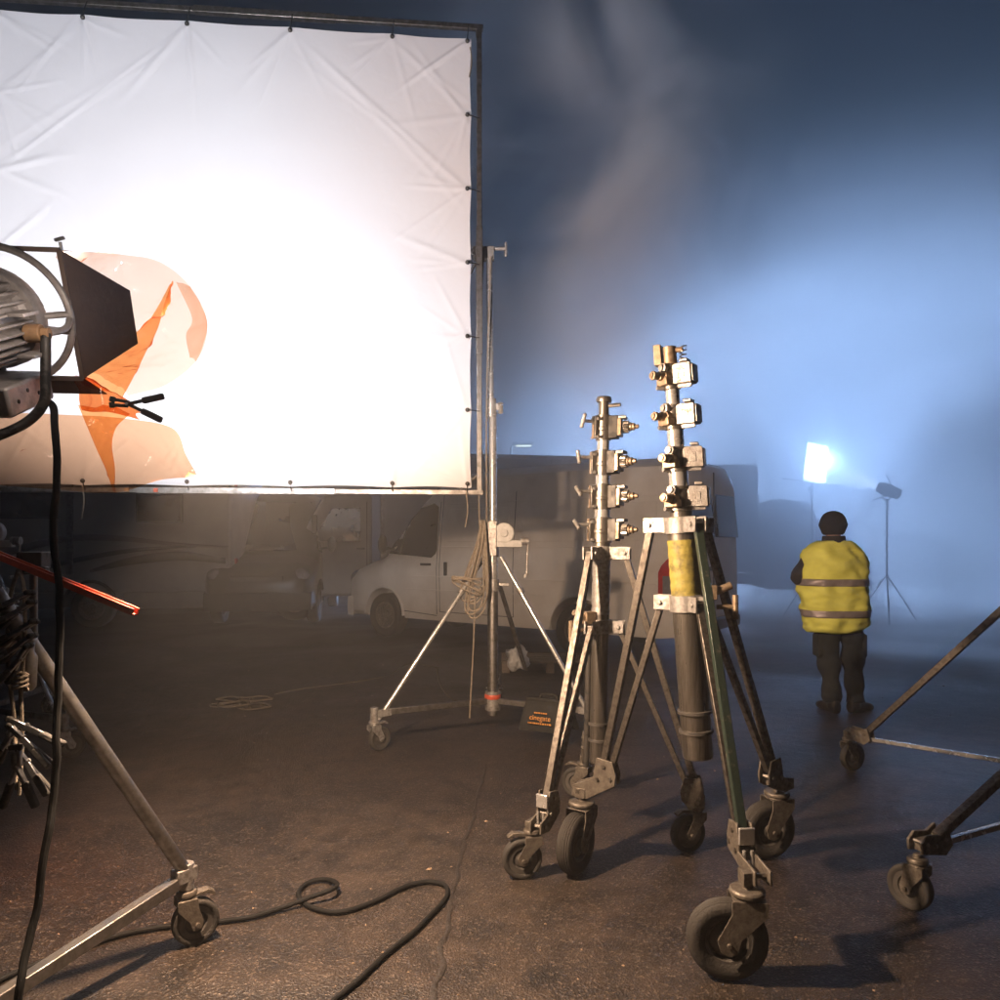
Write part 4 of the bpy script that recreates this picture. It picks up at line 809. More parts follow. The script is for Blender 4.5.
# ------------------------------------------------------------------ stand at the right edge
ctr = V((3.10, 3.55, 0)); T = thing('wide_stand', 'brown square-tube wheeled stand with spread legs standing near the person', 'stand', ctr)
MB().cyl(ctr + Z * 0.2, ctr + Z * 1.75, 0.045, n=22).build('mast', 'steel', T)
for z in (0.30, 0.92, 1.70): MB().cyl(ctr + Z * (z - 0.04), ctr + Z * (z + 0.04), 0.065, n=22).build('collar', 'cast', T, bevel=0.003)
w1 = gnd(847, 771); w2 = V((1.66, 2.93, 0))
for (wp, kpx, ztop, ang, wr) in ((w1, V((w1.x + 0.02, w1.y, 0.23)), 1.70, R(20), 0.088), (w2, V((w2.x, w2.y, 0.25)), 0.95, R(120), 0.088), (V((4.3, 3.3, 0)), V((4.3, 3.3, 0.23)), 1.7, R(10), 0.088)):
    o = ctr - wp; o.z = 0; o.normalize(); sd = V((-o.y, o.x, 0)); kn = kpx + o * 0.05
    MB().bar(kn + o * 0.05 + Z * 0.03, ctr - o * 0.06 + Z * ztop, 0.036, 0.036, sd).build('leg', 'brass' if wr < 0 else 'legsteel', T, bevel=0.003)
    MB().bar(kn + o * 0.04 - Z * 0.0, ctr - o * 0.05 + Z * 0.30, 0.024, 0.024, sd).build('spreader_arm', 'chrome', T, bevel=0.003)
    q = MB()
    for k in (-1, 1): q.prism([(-0.075, -0.012), (-0.02, -0.02), (0.06, -0.035), (0.10, 0.0), (0.075, 0.075), (0.03, 0.05), (-0.045, 0.06), (-0.078, 0.03)], kn + sd * 0.03 * k, o, Z, 0.012)
    q.box(kn + Z * 0.01, (0.10, 0.05, 0.045), (o, sd, Z)); ko = q.build('knuckle', 'fork', T, bevel=0.003)
    for (a_, b_) in ((-0.05, 0.025), (0.0, 0.012), (0.055, 0.03)): MB().cyl(kn + o * a_ + Z * b_ - sd * 0.04, kn + o * a_ + Z * b_ + sd * 0.04, 0.008, n=6).build('bolt', 'steel', ko)
    castor(T, (kpx.x - o.x * 0.01, kpx.y - o.y * 0.01), ang, 0.03, wr, 0.045, 0.22, 'fork', False, 'hard')

# ------------------------------------------------------------------ person in hi-vis vest
PX, PY = 2.89, 6.42
T = thing('person', 'person in yellow hi-vis vest, dark trousers and black hat, seen from behind, arms folded', 'person', (PX, PY, 0))
def P(x, y, z): return V((PX + x, PY + y, z))
def ell(c, rx, ry, n=20, e=1.0, up=Z):
    return [c + V((rx * math.copysign(abs(math.cos(a)) ** e, math.cos(a)), ry * math.copysign(abs(math.sin(a)) ** e, math.sin(a)), 0)) for a in [2 * math.pi * k / n for k in range(n)]]
def remesh(o, vox, sm=4):
    r = o.modifiers.new('Remesh', 'REMESH'); r.mode = 'VOXEL'; r.voxel_size = vox; r.use_smooth_shade = True
    s = o.modifiers.new('Smooth', 'SMOOTH'); s.factor = 0.5; s.iterations = sm
# body: head with face, neck, trunk, folded arms with hands, legs
b = MB()
hc = P(0.0, 0.01, 1.625)
b.sphere(hc, (0.076, 0.096, 0.112), 20, 14); b.sphere(hc + V((0, 0.03, -0.05)), (0.060, 0.062, 0.062), 14, 10)
b.loft([ell(hc + V((0, 0.096 + dy, dz)), r_, r_, 8) for dy, dz, r_ in ((-0.012, 0.02, 0.008), (0.012, -0.022, 0.015), (-0.005, -0.034, 0.012))])
for sgn in (-1, 1):
    b.sphere(hc + V((sgn * 0.078, -0.005, -0.012)), (0.012, 0.020, 0.032), 10, 8); b.sphere(hc + V((sgn * 0.030, 0.088, 0.008)), (0.013, 0.010, 0.009), 8, 6)
b.sphere(hc + V((0, 0.086, -0.056)), (0.024, 0.012, 0.009), 10, 6)
b.loft([ell(P(0, -0.01, z), r_, r_, 14) for z, r_ in ((1.42, 0.075), (1.50, 0.058), (1.58, 0.056))])
b.loft([ell(P(0, 0, z), rx, ry, 20) for z, rx, ry in ((0.86, 0.15, 0.105), (0.95, 0.16, 0.11), (1.10, 0.145, 0.10), (1.28, 0.17, 0.115), (1.38, 0.175, 0.105), (1.45, 0.12, 0.08), (1.47, 0.07, 0.06))])
for sgn in (-1, 1):
    sh, el, wr_ = P(sgn * 0.175, 0.02, 1.36), P(sgn * 0.262, 0.05, 1.13), P(-sgn * 0.02, 0.22, 1.15 + 0.05 * sgn)
    b.tube([P(sgn * 0.12, 0, 1.40), sh, sh.lerp(el, 0.5), el, el.lerp(wr_, 0.35), wr_], [0.06, 0.056, 0.05, 0.042, 0.040, 0.027], 12)
    hd_ = (wr_ - el).normalized(); pl = wr_ + hd_ * 0.045
    b.tube([wr_, wr_ + hd_ * 0.03, wr_ + hd_ * 0.09], [0.024, 0.030, 0.030], 10)
    for k in range(4):
        f0 = wr_ + hd_ * 0.08 + Z * (0.027 - 0.018 * k); ln = (0.06, 0.072, 0.068, 0.052)[k]
        b.tube([f0, f0 + hd_ * ln * 0.5 + V((0, -0.006, 0)), f0 + hd_ * ln * 0.8 + V((0, -0.022, -0.004)), f0 + hd_ * ln * 0.9 + V((0, -0.040, -0.006))], [0.009, 0.0085, 0.008, 0.007], 8)
    b.tube([wr_ + hd_ * 0.02 + Z * 0.02, wr_ + hd_ * 0.045 + Z * 0.052, wr_ + hd_ * 0.075 + Z * 0.065], [0.012, 0.011, 0.008], 8)
LEG = {-1: [P(-0.050, 0.0, 0.92), P(-0.048, 0.0, 0.72), P(-0.036, 0.02, 0.50), P(-0.022, 0.0, 0.30), P(-0.018, -0.02, 0.09)],
       1: [P(0.105, 0.0, 0.92), P(0.150, 0.01, 0.72), P(0.182, 0.03, 0.50), P(0.180, 0.0, 0.30), P(0.186, -0.02, 0.09)]}
for sgn in (-1, 1): b.tube(LEG[sgn], [0.085, 0.075, 0.055, 0.05, 0.038], 14)
body = b.build('body', 'skin', T, smooth=0); remesh(body, 0.0075, 3)
# trousers
t = MB()
t.loft([ell(P(0.03, 0, z), rx, ry, 24, 0.9) for z, rx, ry in ((0.82, 0.170, 0.125), (0.90, 0.180, 0.13), (1.0, 0.17, 0.12))])
for sgn in (-1, 1):
    pth = smooth_path(LEG[sgn], 8); N_ = len(pth); rr = []
    for i in range(N_):
        u = i / (N_ - 1); r_ = 0.106 - 0.038 * u + 0.011 * math.sin(u * 24 + sgn) * (0.2 + u) + 0.008 * noise.noise(pth[i] * 14) + 0.014 * math.exp(-((u - 0.55) / 0.10) ** 2) + (0.012 if u > 0.92 else 0); rr.append(r_)
    t.tube(pth, rr, 16)
    kp = pth[int(N_ * 0.42)]; t.box(kp + V((sgn * 0.095, 0, 0.0)), (0.03, 0.13, 0.19))
tro = t.build('trousers', 'trouser', T, smooth=0); remesh(tro, 0.012, 3)
for i_, (sgn, yaw) in enumerate(((-1, R(8)), (1, R(-62)))):
    ft_ = LEG[sgn][-1]; fd = V((-math.sin(yaw), math.cos(yaw), 0)); fs_ = V((fd.y, -fd.x, 0)); s = MB()
    def fe(c, w_, h_): return [c + fs_ * w_ * math.copysign(abs(math.cos(a)) ** 0.8, math.cos(a)) + Z * h_ * math.sin(a) for a in [2 * math.pi * k / 16 for k in range(16)]]
    bse = V((ft_.x, ft_.y, 0))
    s.loft([fe(bse - fd * 0.085 + Z * 0.055, 0.030, 0.045), fe(bse - fd * 0.07 + Z * 0.06, 0.042, 0.060), fe(bse + Z * 0.065, 0.044, 0.065), fe(bse + fd * 0.06 + Z * 0.05, 0.046, 0.05), fe(bse + fd * 0.14 + Z * 0.042, 0.052, 0.042), fe(bse + fd * 0.20 + Z * 0.034, 0.036, 0.032)])
    s.cyl(bse + Z * 0.05 - fd * 0.02, bse + Z * 0.15 - fd * 0.02, 0.052, n=16)
    for k, p in enumerate(s.v): p.z = max(p.z, 0.001)
    bo_ = s.build('boot', 'boot', T, smooth=0); remesh(bo_, 0.010, 3)
# jacket sleeves and collar
j = MB()
for sgn in (-1, 1):
    sh, el, wr_ = P(sgn * 0.175, 0.02, 1.36), P(sgn * 0.262, 0.05, 1.13), P(-sgn * 0.02, 0.22, 1.15 + 0.05 * sgn)
    if sgn < 0: el = P(-0.292, 0.03, 1.17)
    j.tube(smooth_path([P(sgn * 0.10, 0, 1.40), sh, sh.lerp(el, 0.5), el, el.lerp(wr_, 0.4), wr_], 4), 0.066, 14)
j.loft([ell(P(0, 0, z), rx, ry, 20) for z, rx, ry in ((0.90, 0.17, 0.125), (1.1, 0.17, 0.12), (1.28, 0.19, 0.13), (1.40, 0.185, 0.115), (1.46, 0.12, 0.085))])
jo = j.build('jacket', 'jacket', T, smooth=0); remesh(jo, 0.012, 3)
cl = MB(); cl.loft([ell(P(0, -0.012, z), r_, r_ * 1.05, 26) for z, r_ in ((1.43, 0.104), (1.47, 0.098), (1.525, 0.092), (1.53, 0.088), (1.525, 0.080), (1.47, 0.082))], caps=False); cl.build('collar', 'jacket', T, 60)
# vest: one surface, also used by the bands
prof = [(0.700, 0.222, 0.150), (0.73, 0.245, 0.170), (0.80, 0.262, 0.185), (0.90, 0.276, 0.195), (1.02, 0.286, 0.195), (1.15, 0.290, 0.192), (1.24, 0.286, 0.186), (1.31, 0.276, 0.172), (1.37, 0.256, 0.155), (1.42, 0.228, 0.138), (1.46, 0.188, 0.120), (1.485, 0.140, 0.108), (1.495, 0.108, 0.100)]
def vest_pt(z, a, off=0.0):
    for i in range(len(prof) - 1):
        if z <= prof[i + 1][0] or i == len(prof) - 2: break
    (z0, x0, y0), (z1, x1, y1) = prof[i], prof[i + 1]; t = max(0, min(1, (z - z0) / (z1 - z0))); rx, ry = x0 + (x1 - x0) * t, y0 + (y1 - y0) * t
    ca, sa = math.cos(a), math.sin(a); e = 0.82
    x, y = rx * math.copysign(abs(ca) ** e, ca), ry * math.copysign(abs(sa) ** e, sa)
    q = V((x * 5, y * 5, z * 5)); w_ = 0.020 * noise.noise(q) + 0.022 * noise.noise(q * 2.0 + V((3, 1, 8))) + 0.022 * abs(noise.noise(V((q.x * 1.2, q.y * 1.2, q.z * 3.4)))) + 0.006 * math.sin(22 * z + 5 * noise.noise(q * 0.7) + 9 * ca)
    w_ *= 1 if z < 1.42 else 0.4
    # shoulders come down towards the sides
    drop = 0.0 if z < 1.40 else 0.0
    zz = z + 0.012 * noise.noise(V((ca * 2, sa * 2, 3.3))) * (z < 0.76)
    return P(x * (1 + (w_ + off) / max(rx, 0.05)) + 0.005, y * (1 + (w_ + off) / max(ry, 0.05)), zz - drop)
NA = 72
def vest_band(z0, z1, nz, off): return [[vest_pt(z0 + (z1 - z0) * i / nz, 2 * math.pi * k / NA, off) for k in range(NA)] for i in range(nz + 1)]
ve = MB(); ve.loft(vest_band(0.700, 1.488, 60, 0.0), caps=False); vo_ = ve.build('vest', 'hivis', T, 180)
so = vo_.modifiers.new('Solidify', 'SOLIDIFY'); so.thickness = 0.004; so.offset = -1
for zc in (1.130, 0.862):
    secs = vest_band(zc - 0.030, zc + 0.030, 4, 0.0035); s = MB(); s.loft(secs, caps=False); so_ = s.build('reflective_band', 'reflect', T, 180)
    m_ = so_.modifiers.new('Solidify', 'SOLIDIFY'); m_.thickness = 0.002; m_.offset = 1
# hat with folded flaps
h = MB(); hh = P(0, 0.0, 1.63)
h.loft([ell(hh + V((0, 0, z)), rx, ry, 30, 0.95) for z, rx, ry in ((-0.092, 0.074, 0.092), (-0.080, 0.086, 0.100), (-0.050, 0.098, 0.108), (-0.015, 0.113, 0.118), (0.000, 0.1155, 0.120), (0.012, 0.110, 0.116), (0.035, 0.104, 0.112), (0.065, 0.092, 0.102), (0.090, 0.073, 0.082), (0.108, 0.046, 0.052), (0.116, 0.014, 0.016))])
ho = h.build('hat', 'hat', T, 60)
T.rotation_euler.z = 0

# ------------------------------------------------------------------ van
def boolean_cut(o, cutters):
    for c in cutters:
        m_ = o.modifiers.new('Bool', 'BOOLEAN'); m_.operation = 'DIFFERENCE'; m_.object = c; m_.solver = 'EXACT'
    dg = bpy.context.evaluated_depsgraph_get(); dg.update(); me = bpy.data.meshes.new_from_object(o.evaluated_get(dg)); o.modifiers.clear(); old = o.data; o.data = me; bpy.data.meshes.remove(old)
    for c in cutters: bpy.data.objects.remove(c)
    me.shade_smooth(); me.set_sharp_from_angle(angle=R(30))
VL = 6.1
st_ = [  # x from nose, z bottom, z top, half width low, half width top
    (0.00, 0.42, 0.80, 0.62, 0.58), (0.06, 0.34, 0.96, 0.80, 0.70), (0.18, 0.32, 1.06, 0.90, 0.76), (0.45, 0.32, 1.15, 0.95, 0.80), (0.85, 0.32, 1.26, 0.965, 0.83), (1.00, 0.32, 1.33, 0.97, 0.83),
    (1.40, 0.32, 1.82, 0.97, 0.80), (1.75, 0.32, 2.22, 0.97, 0.76), (2.00, 0.32, 2.42, 0.97, 0.76), (2.35, 0.32, 2.52, 0.97, 0.78), (3.0, 0.32, 2.56, 0.97, 0.80), (4.5, 0.32, 2.56, 0.97, 0.80), (5.68, 0.32, 2.54, 0.965, 0.80), (5.86, 0.34, 2.51, 0.945, 0.79), (5.96, 0.36, 2.46, 0.91, 0.76), (6.00, 0.40, 2.38, 0.87, 0.72)]
def van_hw(z, zt, wl, wt):
    t = max(0, (z - 1.1) / 1.46); return wl + (wt - wl) * min(1, t) ** 1.2 if zt > 1.6 else wl
def van_sec(x, zb, zt, wl, wt):
    pts = []; nn = 16
    for i in range(nn + 1):
        u = i / nn; z = zb + (zt - 0.0 - zb) * (u ** 0.9); hwz = van_hw(z, zt, wl, wt)
        rr_ = min(0.26, (zt - zb) * 0.35); dz = zt - z
        if dz < rr_: hwz -= rr_ * (1 - math.sqrt(max(0, 1 - (1 - dz / rr_) ** 2)))
        if z - zb < 0.08: hwz -= 0.05 * (1 - (z - zb) / 0.08) ** 2
        pts.append((hwz, z))
    return [V((x, -y, z)) for y, z in pts] + [V((x, y, z)) for y, z in reversed(pts)]
def van_side(x, z):
    """half width of the van's side at (x, z)"""
    for i in range(len(st_) - 1):
        if x <= st_[i + 1][0] or i == len(st_) - 2: break
    a, b_ = st_[i], st_[i + 1]; t = (x - a[0]) / (b_[0] - a[0]); zb, zt, wl, wt = [a[k] + (b_[k] - a[k]) * t for k in (1, 2, 3, 4)]
    h_ = van_hw(z, zt, wl, wt); rr_ = min(0.26, (zt - zb) * 0.35); dz = zt - z
    if 0 <= dz < rr_: h_ -= rr_ * (1 - math.sqrt(max(0, 1 - (1 - dz / rr_) ** 2)))
    if z - zb < 0.08: h_ -= 0.05 * (1 - (z - zb) / 0.08) ** 2
    return h_
def side_panel(poly, sgn, off, th, sub=10):
    """patch following the van's side; poly in (x, z), fan of strips"""
    m_ = MB(); zs = sorted(set([min(p[1] for p in poly) + (max(p[1] for p in poly) - min(p[1] for p in poly)) * k / sub for k in range(sub + 1)])); L_, R_ = [], []
    for z in zs:
        xs = []
        for i in range(len(poly)):
            (x0, z0), (x1, z1) = poly[i], poly[(i + 1) % len(poly)]
            if (z0 - z) * (z1 - z) <= 0 and z0 != z1: xs.append(x0 + (x1 - x0) * (z - z0) / (z1 - z0))
            elif z0 == z1 == z: xs += [x0, x1]
        L_.append(min(xs)); R_.append(max(xs))
    def q(x, z, o): return V((x, sgn * (van_side(x, z) + o), z))
    nx = 6; n1 = nx + 1
    for o in (off, off - th):
        for k, z in enumerate(zs):
            for i in range(n1): x = L_[k] + (R_[k] - L_[k]) * i / nx; m_.v.append(q(x, z, o))
    nk = len(zs); B0 = nk * n1
    for k in range(nk - 1):
        for i in range(nx):
            a = k * n1 + i; m_.f.append((a, a + 1, a + n1 + 1, a + n1)); m_.f.append((B0 + a, B0 + a + n1, B0 + a + n1 + 1, B0 + a + 1))
    for i in range(nx): m_.f.append((i, B0 + i, B0 + i + 1, i + 1)); a = (nk - 1) * n1 + i; m_.f.append((a, a + 1, B0 + a + 1, B0 + a))
    for k in range(nk - 1):
        a = k * n1; m_.f.append((a, a + n1, B0 + a + n1, B0 + a)); a = k * n1 + nx; m_.f.append((a, B0 + a, B0 + a + n1, a + n1))
    return m_
def side_line(x0, z0, x1, z1, sgn, w_=0.012, n=10):
    m_ = MB()
    pts = [V((x0 + (x1 - x0) * k / n, sgn * (van_side(x0 + (x1 - x0) * k / n, z0 + (z1 - z0) * k / n) + 0.001), z0 + (z1 - z0) * k / n)) for k in range(n + 1)]
    return m_.tube(pts, w_ / 2, 6)
def road_wheel(T, c, ax, r, wd, rimmat='fork'):
    t_ = MB(); prof_ = [(r * 0.62, -wd * 0.42), (r * 0.72, -wd * 0.5), (r * 0.92, -wd * 0.48), (r * 0.985, -wd * 0.40), (r, -wd * 0.2), (r, wd * 0.2), (r * 0.985, wd * 0.40), (r * 0.92, wd * 0.48), (r * 0.72, wd * 0.5), (r * 0.62, wd * 0.42)]
    t_.lathe(prof_, c, ax, 40, closed=True); to = t_.build('wheel', 'rubber', T, 50)
    q = MB(); q.lathe([(0.02, -wd * 0.34), (r * 0.18, -wd * 0.34), (r * 0.22, -wd * 0.22), (r * 0.5, -wd * 0.12), (r * 0.56, -wd * 0.36), (r * 0.63, -wd * 0.40), (r * 0.63, wd * 0.40), (r * 0.56, wd * 0.36), (r * 0.5, wd * 0.12), (r * 0.22, wd * 0.22), (r * 0.18, wd * 0.34), (0.02, wd * 0.34)], c, ax, 36); q.build('rim', rimmat, to)
def make_van(label, paint):
    T = thing('panel_van', label, 'van', (0, 0, 0)); secs = [van_sec(*s) for s in st_]
    body = MB().loft(secs).build('body', paint, T, 30)
    cut = []
    for xw in (1.02, 4.57):
        cb = MB(); cb.cyl((xw, -1.3, 0.36), (xw, -0.62, 0.36), 0.42, n=36); cb.cyl((xw, 0.62, 0.36), (xw, 1.3, 0.36), 0.42, n=36); cut.append(cb.build('cut', 'blacktrim'))
    boolean_cut(body, cut)
    for xw in (1.02, 4.57):
        for sgn in (-1, 1):
            road_wheel(T, V((xw, sgn * 0.86, 0.345)), V((0, sgn, 0)), 0.345, 0.22)
            l = MB(); l.tube([V((xw + 0.43 * math.cos(a), sgn * (van_side(xw, 0.7) + 0.004), 0.36 + 0.43 * math.sin(a))) for a in [math.pi * k / 20 for k in range(21)]], 0.022, 8); l.build('wheel_arch', 'blacktrim' if paint != 'vanpaint' else paint, T)
    for sgn in (-1, 1):
        d_ = side_panel([(1.10, 1.36), (1.16, 1.30), (2.02, 1.26), (2.12, 1.34), (2.08, 2.02), (1.98, 2.08), (1.72, 2.06)], sgn, 0.004, 0.012, 14); wd_ = d_.build('side_window', 'glassdark', T, 40)
        side_line(1.36, 1.30, 1.52, 1.93, sgn, 0.03).build('quarter_bar', 'blacktrim', wd_)
        for ln in ((2.14, 0.42, 2.12, 2.10), (2.20, 0.46, 2.17, 2.2), (3.55, 0.46, 3.52, 2.2), (2.2, 0.46, 3.55, 0.46), (1.45, 0.44, 2.14, 0.40)): side_line(*ln, sgn, 0.010).build('door_seam', 'blacktrim', T)
        for ln in ((1.5, 0.78, 4.1, 0.78), (1.5, 0.98, 5.68, 0.98), (2.2, 1.42, 5.85, 1.42), (2.3, 2.06, 5.85, 2.06)): side_line(*ln, sgn, 0.014).build('body_crease', paint, T)
        for pl in ([(2.32, 1.50), (3.42, 1.50), (3.42, 1.98), (2.32, 1.98)], [(3.66, 1.50), (4.66, 1.50), (4.66, 1.98), (3.66, 1.98)], [(4.80, 1.50), (5.66, 1.50), (5.64, 1.98), (4.80, 1.98)]):
            side_panel(pl, sgn, 0.006, 0.012, 4).build('pressed_panel', paint, T, 40, bevel=0.004)
        MB().box((1.92, sgn * (van_side(1.92, 1.16) + 0.014), 1.16), (0.20, 0.03, 0.035)).build('door_handle', 'blacktrim', T, bevel=0.006)
        MB().box((2.32, sgn * (van_side(2.32, 1.10) + 0.014), 1.10), (0.05, 0.03, 0.20)).build('door_handle', 'blacktrim', T, bevel=0.006)
        mi = MB(); mi.bar((1.25, sgn * 0.97, 1.38), (1.22, sgn * 1.10, 1.40), 0.05, 0.04); mi.sphere((1.20, sgn * 1.17, 1.46), (0.06, 0.085, 0.16), 14, 10); mi.build('mirror', 'blacktrim', T)
        hl_ = MB(); hl_.sphere((0.24, sgn * 0.72, 0.90), (0.20, 0.17, 0.15), 16, 10); hl_.build('headlight', 'headlamp', T)
        tl = side_panel([(5.70, 0.74), (5.95, 0.72), (5.96, 1.20), (5.93, 1.36), (5.84, 1.32), (5.70, 1.16)], sgn, 0.022, 0.05, 8); to = tl.build('tail_light', 'redlens', T, 40, bevel=0.006)
        side_panel([(5.76, 0.80), (5.92, 0.80), (5.92, 1.08), (5.76, 1.08)], sgn, 0.028, 0.02, 4).build('reverse_lens', 'headlamp', to)
        MB().box((3.6, sgn * 0.95, 0.40), (4.0, 0.04, 0.10)).build('sill', 'blacktrim' if paint != 'vanpaint' else paint, T, bevel=0.01) if False else None
    ws = MB(); rows = []
    for k in range(9):
        t = k / 8; x = 1.00 + 0.86 * t; z = 1.345 + (2.30 - 1.345) * t; hwz = 0.80 - 0.10 * t
        rows.append([V((x - 0.16 * math.cos(math.pi * 0.5 * (i - 6) / 6) + 0.10, hwz * (i - 6) / 6, z + 0.012)) for i in range(13)])
    for i in range(8):
        for k in range(12): pass
    vs = [p for r_ in rows for p in r_]; fs = [(i * 13 + k, i * 13 + k + 1, (i + 1) * 13 + k + 1, (i + 1) * 13 + k) for i in range(8) for k in range(12)]
    wo_ = MB().add(vs, fs).build('windscreen', 'glassdark', T, 60); sm_ = wo_.modifiers.new('Solidify', 'SOLIDIFY'); sm_.thickness = 0.03
    gr = MB(); gr.box((0.03, 0, 0.83), (0.05, 0.9, 0.16)); gr.build('grille', 'blacktrim', T, bevel=0.02)
    bu = MB(); bu.loft([[V((x + 0.18 * (abs(y) / 0.92) ** 3 - 0.06, y, z)) for x, z in ((0.0, 0.30), (-0.02, 0.42), (0.0, 0.60), (0.12, 0.62), (0.14, 0.30))] for y in [-0.92 + 0.115 * k for k in range(17)]]); bu.build('front_bumper', 'blacktrim' if paint != 'vanpaint' else 'vanpaint', T, 40)
    rb = MB(); rb.box((5.99, 0, 0.44), (0.14, 1.7, 0.16)); rb.build('rear_bumper', 'blacktrim', T, bevel=0.03)
    for k in (-1, 1):
        MB().prism([(-0.36, -0.3), (0.36, -0.3), (0.34, 0.28), (-0.34, 0.28)], (6.0, 0.42 * k, 1.85), Y, V((-0.10, 0, 1)).normalized(), 0.05).build('rear_window', 'glassdark', T, bevel=0.01)
    MB().box((6.003, 0, 1.45), (0.02, 0.012, 1.85)).build('rear_door_seam', 'blacktrim', T)
    MB().box((6.015, -0.10, 1.15), (0.04, 0.16, 0.05)).build('rear_handle', 'blacktrim', T, bevel=0.008)
    MB().box((6.015, 0.35, 0.90), (0.015, 0.5, 0.11)).build('number_plate', 'whiteplastic', T)
    return T
hv = V((1.6, -1.215, 0)).normalized()          # nose to tail
va = math.atan2(hv.y, hv.x)
van = make_van('white high-roof panel van parked behind the stands, nose towards the motorhome', 'vanpaint')
# the camera-side flank is the local -y side
fw = V((-1.82, 11.70, 0))                      # front wheel on the near side
nrm = V((hv.y, -hv.x, 0))                      # local -y in world
loc = fw - hv * 1.02 - nrm * 0.95
van.location = loc; van.rotation_euler.z = va
van2 = make_van('dark van standing between the motorhome and the pale truck, under the screen', 'darkpaint')
van2.location = (-4.25, 12.9, 0); van2.rotation_euler.z = R(97)

# ------------------------------------------------------------------ motorhome
def motorhome():
    T = thing('motorhome', 'pale motorhome with dark swoosh stripes along its side, parked under the screen', 'motorhome', (0, 0, 0))
    L_ = 7.0   # local: x 0 rear (right end in view) to -L front, side facing -y at y=0, depth +2.2
    poly = [(0, 0.62), (0, 2.95), (-0.15, 3.05), (-5.6, 3.05), (-6.6, 2.6), (-6.9, 1.7), (-7.0, 0.62)]
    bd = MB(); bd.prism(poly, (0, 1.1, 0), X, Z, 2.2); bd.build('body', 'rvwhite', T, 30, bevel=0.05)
    sk = MB(); sk.prism([(0, 0.34), (0, 0.63), (-1.85, 0.63), (-1.85, 0.34)], (0, 1.1, 0), X, Z, 2.14); sk.build('skirt', 'rvwhite', T, bevel=0.02)
    sk = MB(); sk.prism([(-2.95, 0.34), (-2.95, 0.63), (-6.9, 0.63), (-6.9, 0.34)], (0, 1.1, 0), X, Z, 2.14); sk.build('skirt', 'rvwhite', T, bevel=0.02)
    for xw in (-2.40, -5.9): road_wheel(T, V((xw, 0.16, 0.36)), V((0, -1, 0)), 0.36, 0.24); 
    ar = MB(); ar.tube([V((-2.40 + 0.46 * math.cos(a), 0.0, 0.36 + 0.46 * math.sin(a))) for a in [math.pi * k / 18 for k in range(19)]], 0.03, 8); ar.build('wheel_arch', 'blacktrim', T)
    def ribbon(top, bot, m_, y=-0.006):
        a, b_ = smooth_path([V((x, y, z)) for x, z in top], 8), smooth_path([V((x, y, z)) for x, z in bot], 8); n_ = min(len(a), len(b_)); q = MB()
        q.add(a[:n_] + b_[:n_], [(i, i + 1, n_ + i + 1, n_ + i) for i in range(n_ - 1)]); o = q.build('stripe', m_, T, 60); s_ = o.modifiers.new('S', 'SOLIDIFY'); s_.thickness = 0.004; s_.offset = 0
    ribbon([(-0.05, 1.43), (-1.0, 1.50), (-2.0, 1.62), (-2.9, 1.60), (-4.2, 1.28), (-5.2, 0.95)], [(-0.05, 1.39), (-1.0, 1.44), (-2.0, 1.52), (-2.9, 1.48), (-4.2, 1.12), (-5.2, 0.80)], 'rvstripe2')
    ribbon([(-0.10, 1.22), (-0.9, 1.34), (-1.7, 1.24), (-2.4, 1.02)], [(-0.10, 1.12), (-0.9, 1.18), (-1.7, 1.10), (-2.4, 0.97)], 'rvstripe')
    ribbon([(-0.6, 1.44), (-1.6, 1.40), (-2.6, 1.24), (-3.4, 1.02)], [(-0.6, 1.41), (-1.6, 1.33), (-2.6, 1.15), (-3.4, 0.95)], 'rvstripe')
    for (x0, x1, z0, z1) in ((-1.62, -0.82, 1.83, 2.45), (-3.9, -2.9, 1.9, 2.45), (-6.0, -5.2, 1.75, 2.4)):
        w_ = MB(); w_.box(((x0 + x1) / 2, -0.01, (z0 + z1) / 2), (x1 - x0, 0.04, z1 - z0)); wo_ = w_.build('window', 'blacktrim', T, bevel=0.02)
        MB().box(((x0 + x1) / 2, -0.028, (z0 + z1) / 2), (x1 - x0 - 0.08, 0.02, z1 - z0 - 0.08)).build('pane', 'glassdark', wo_)
    MB().box((-2.72, -0.03, 1.95), (0.10, 0.05, 2.0)).build('awning_leg', 'dullalu', T, bevel=0.008)
    MB().box((-4.6, -0.006, 1.55), (0.62, 0.02, 1.8)).build('door', 'rvwhite', T, bevel=0.01)
    aw = MB(); aw.cyl((-5.2, -0.06, 2.92), (-0.4, -0.06, 2.92), 0.07, n=14); aw.build('awning_case', 'dullalu', T)
    for z in (1.1, 2.6): MB().box((0.012, 0.25, z), (0.03, 0.10, 0.22)).build('tail_light', 'redlens', T)
    return T
rv = motorhome(); rv.location = (-4.72, 13.0, 0); rv.rotation_euler.z = R(4)

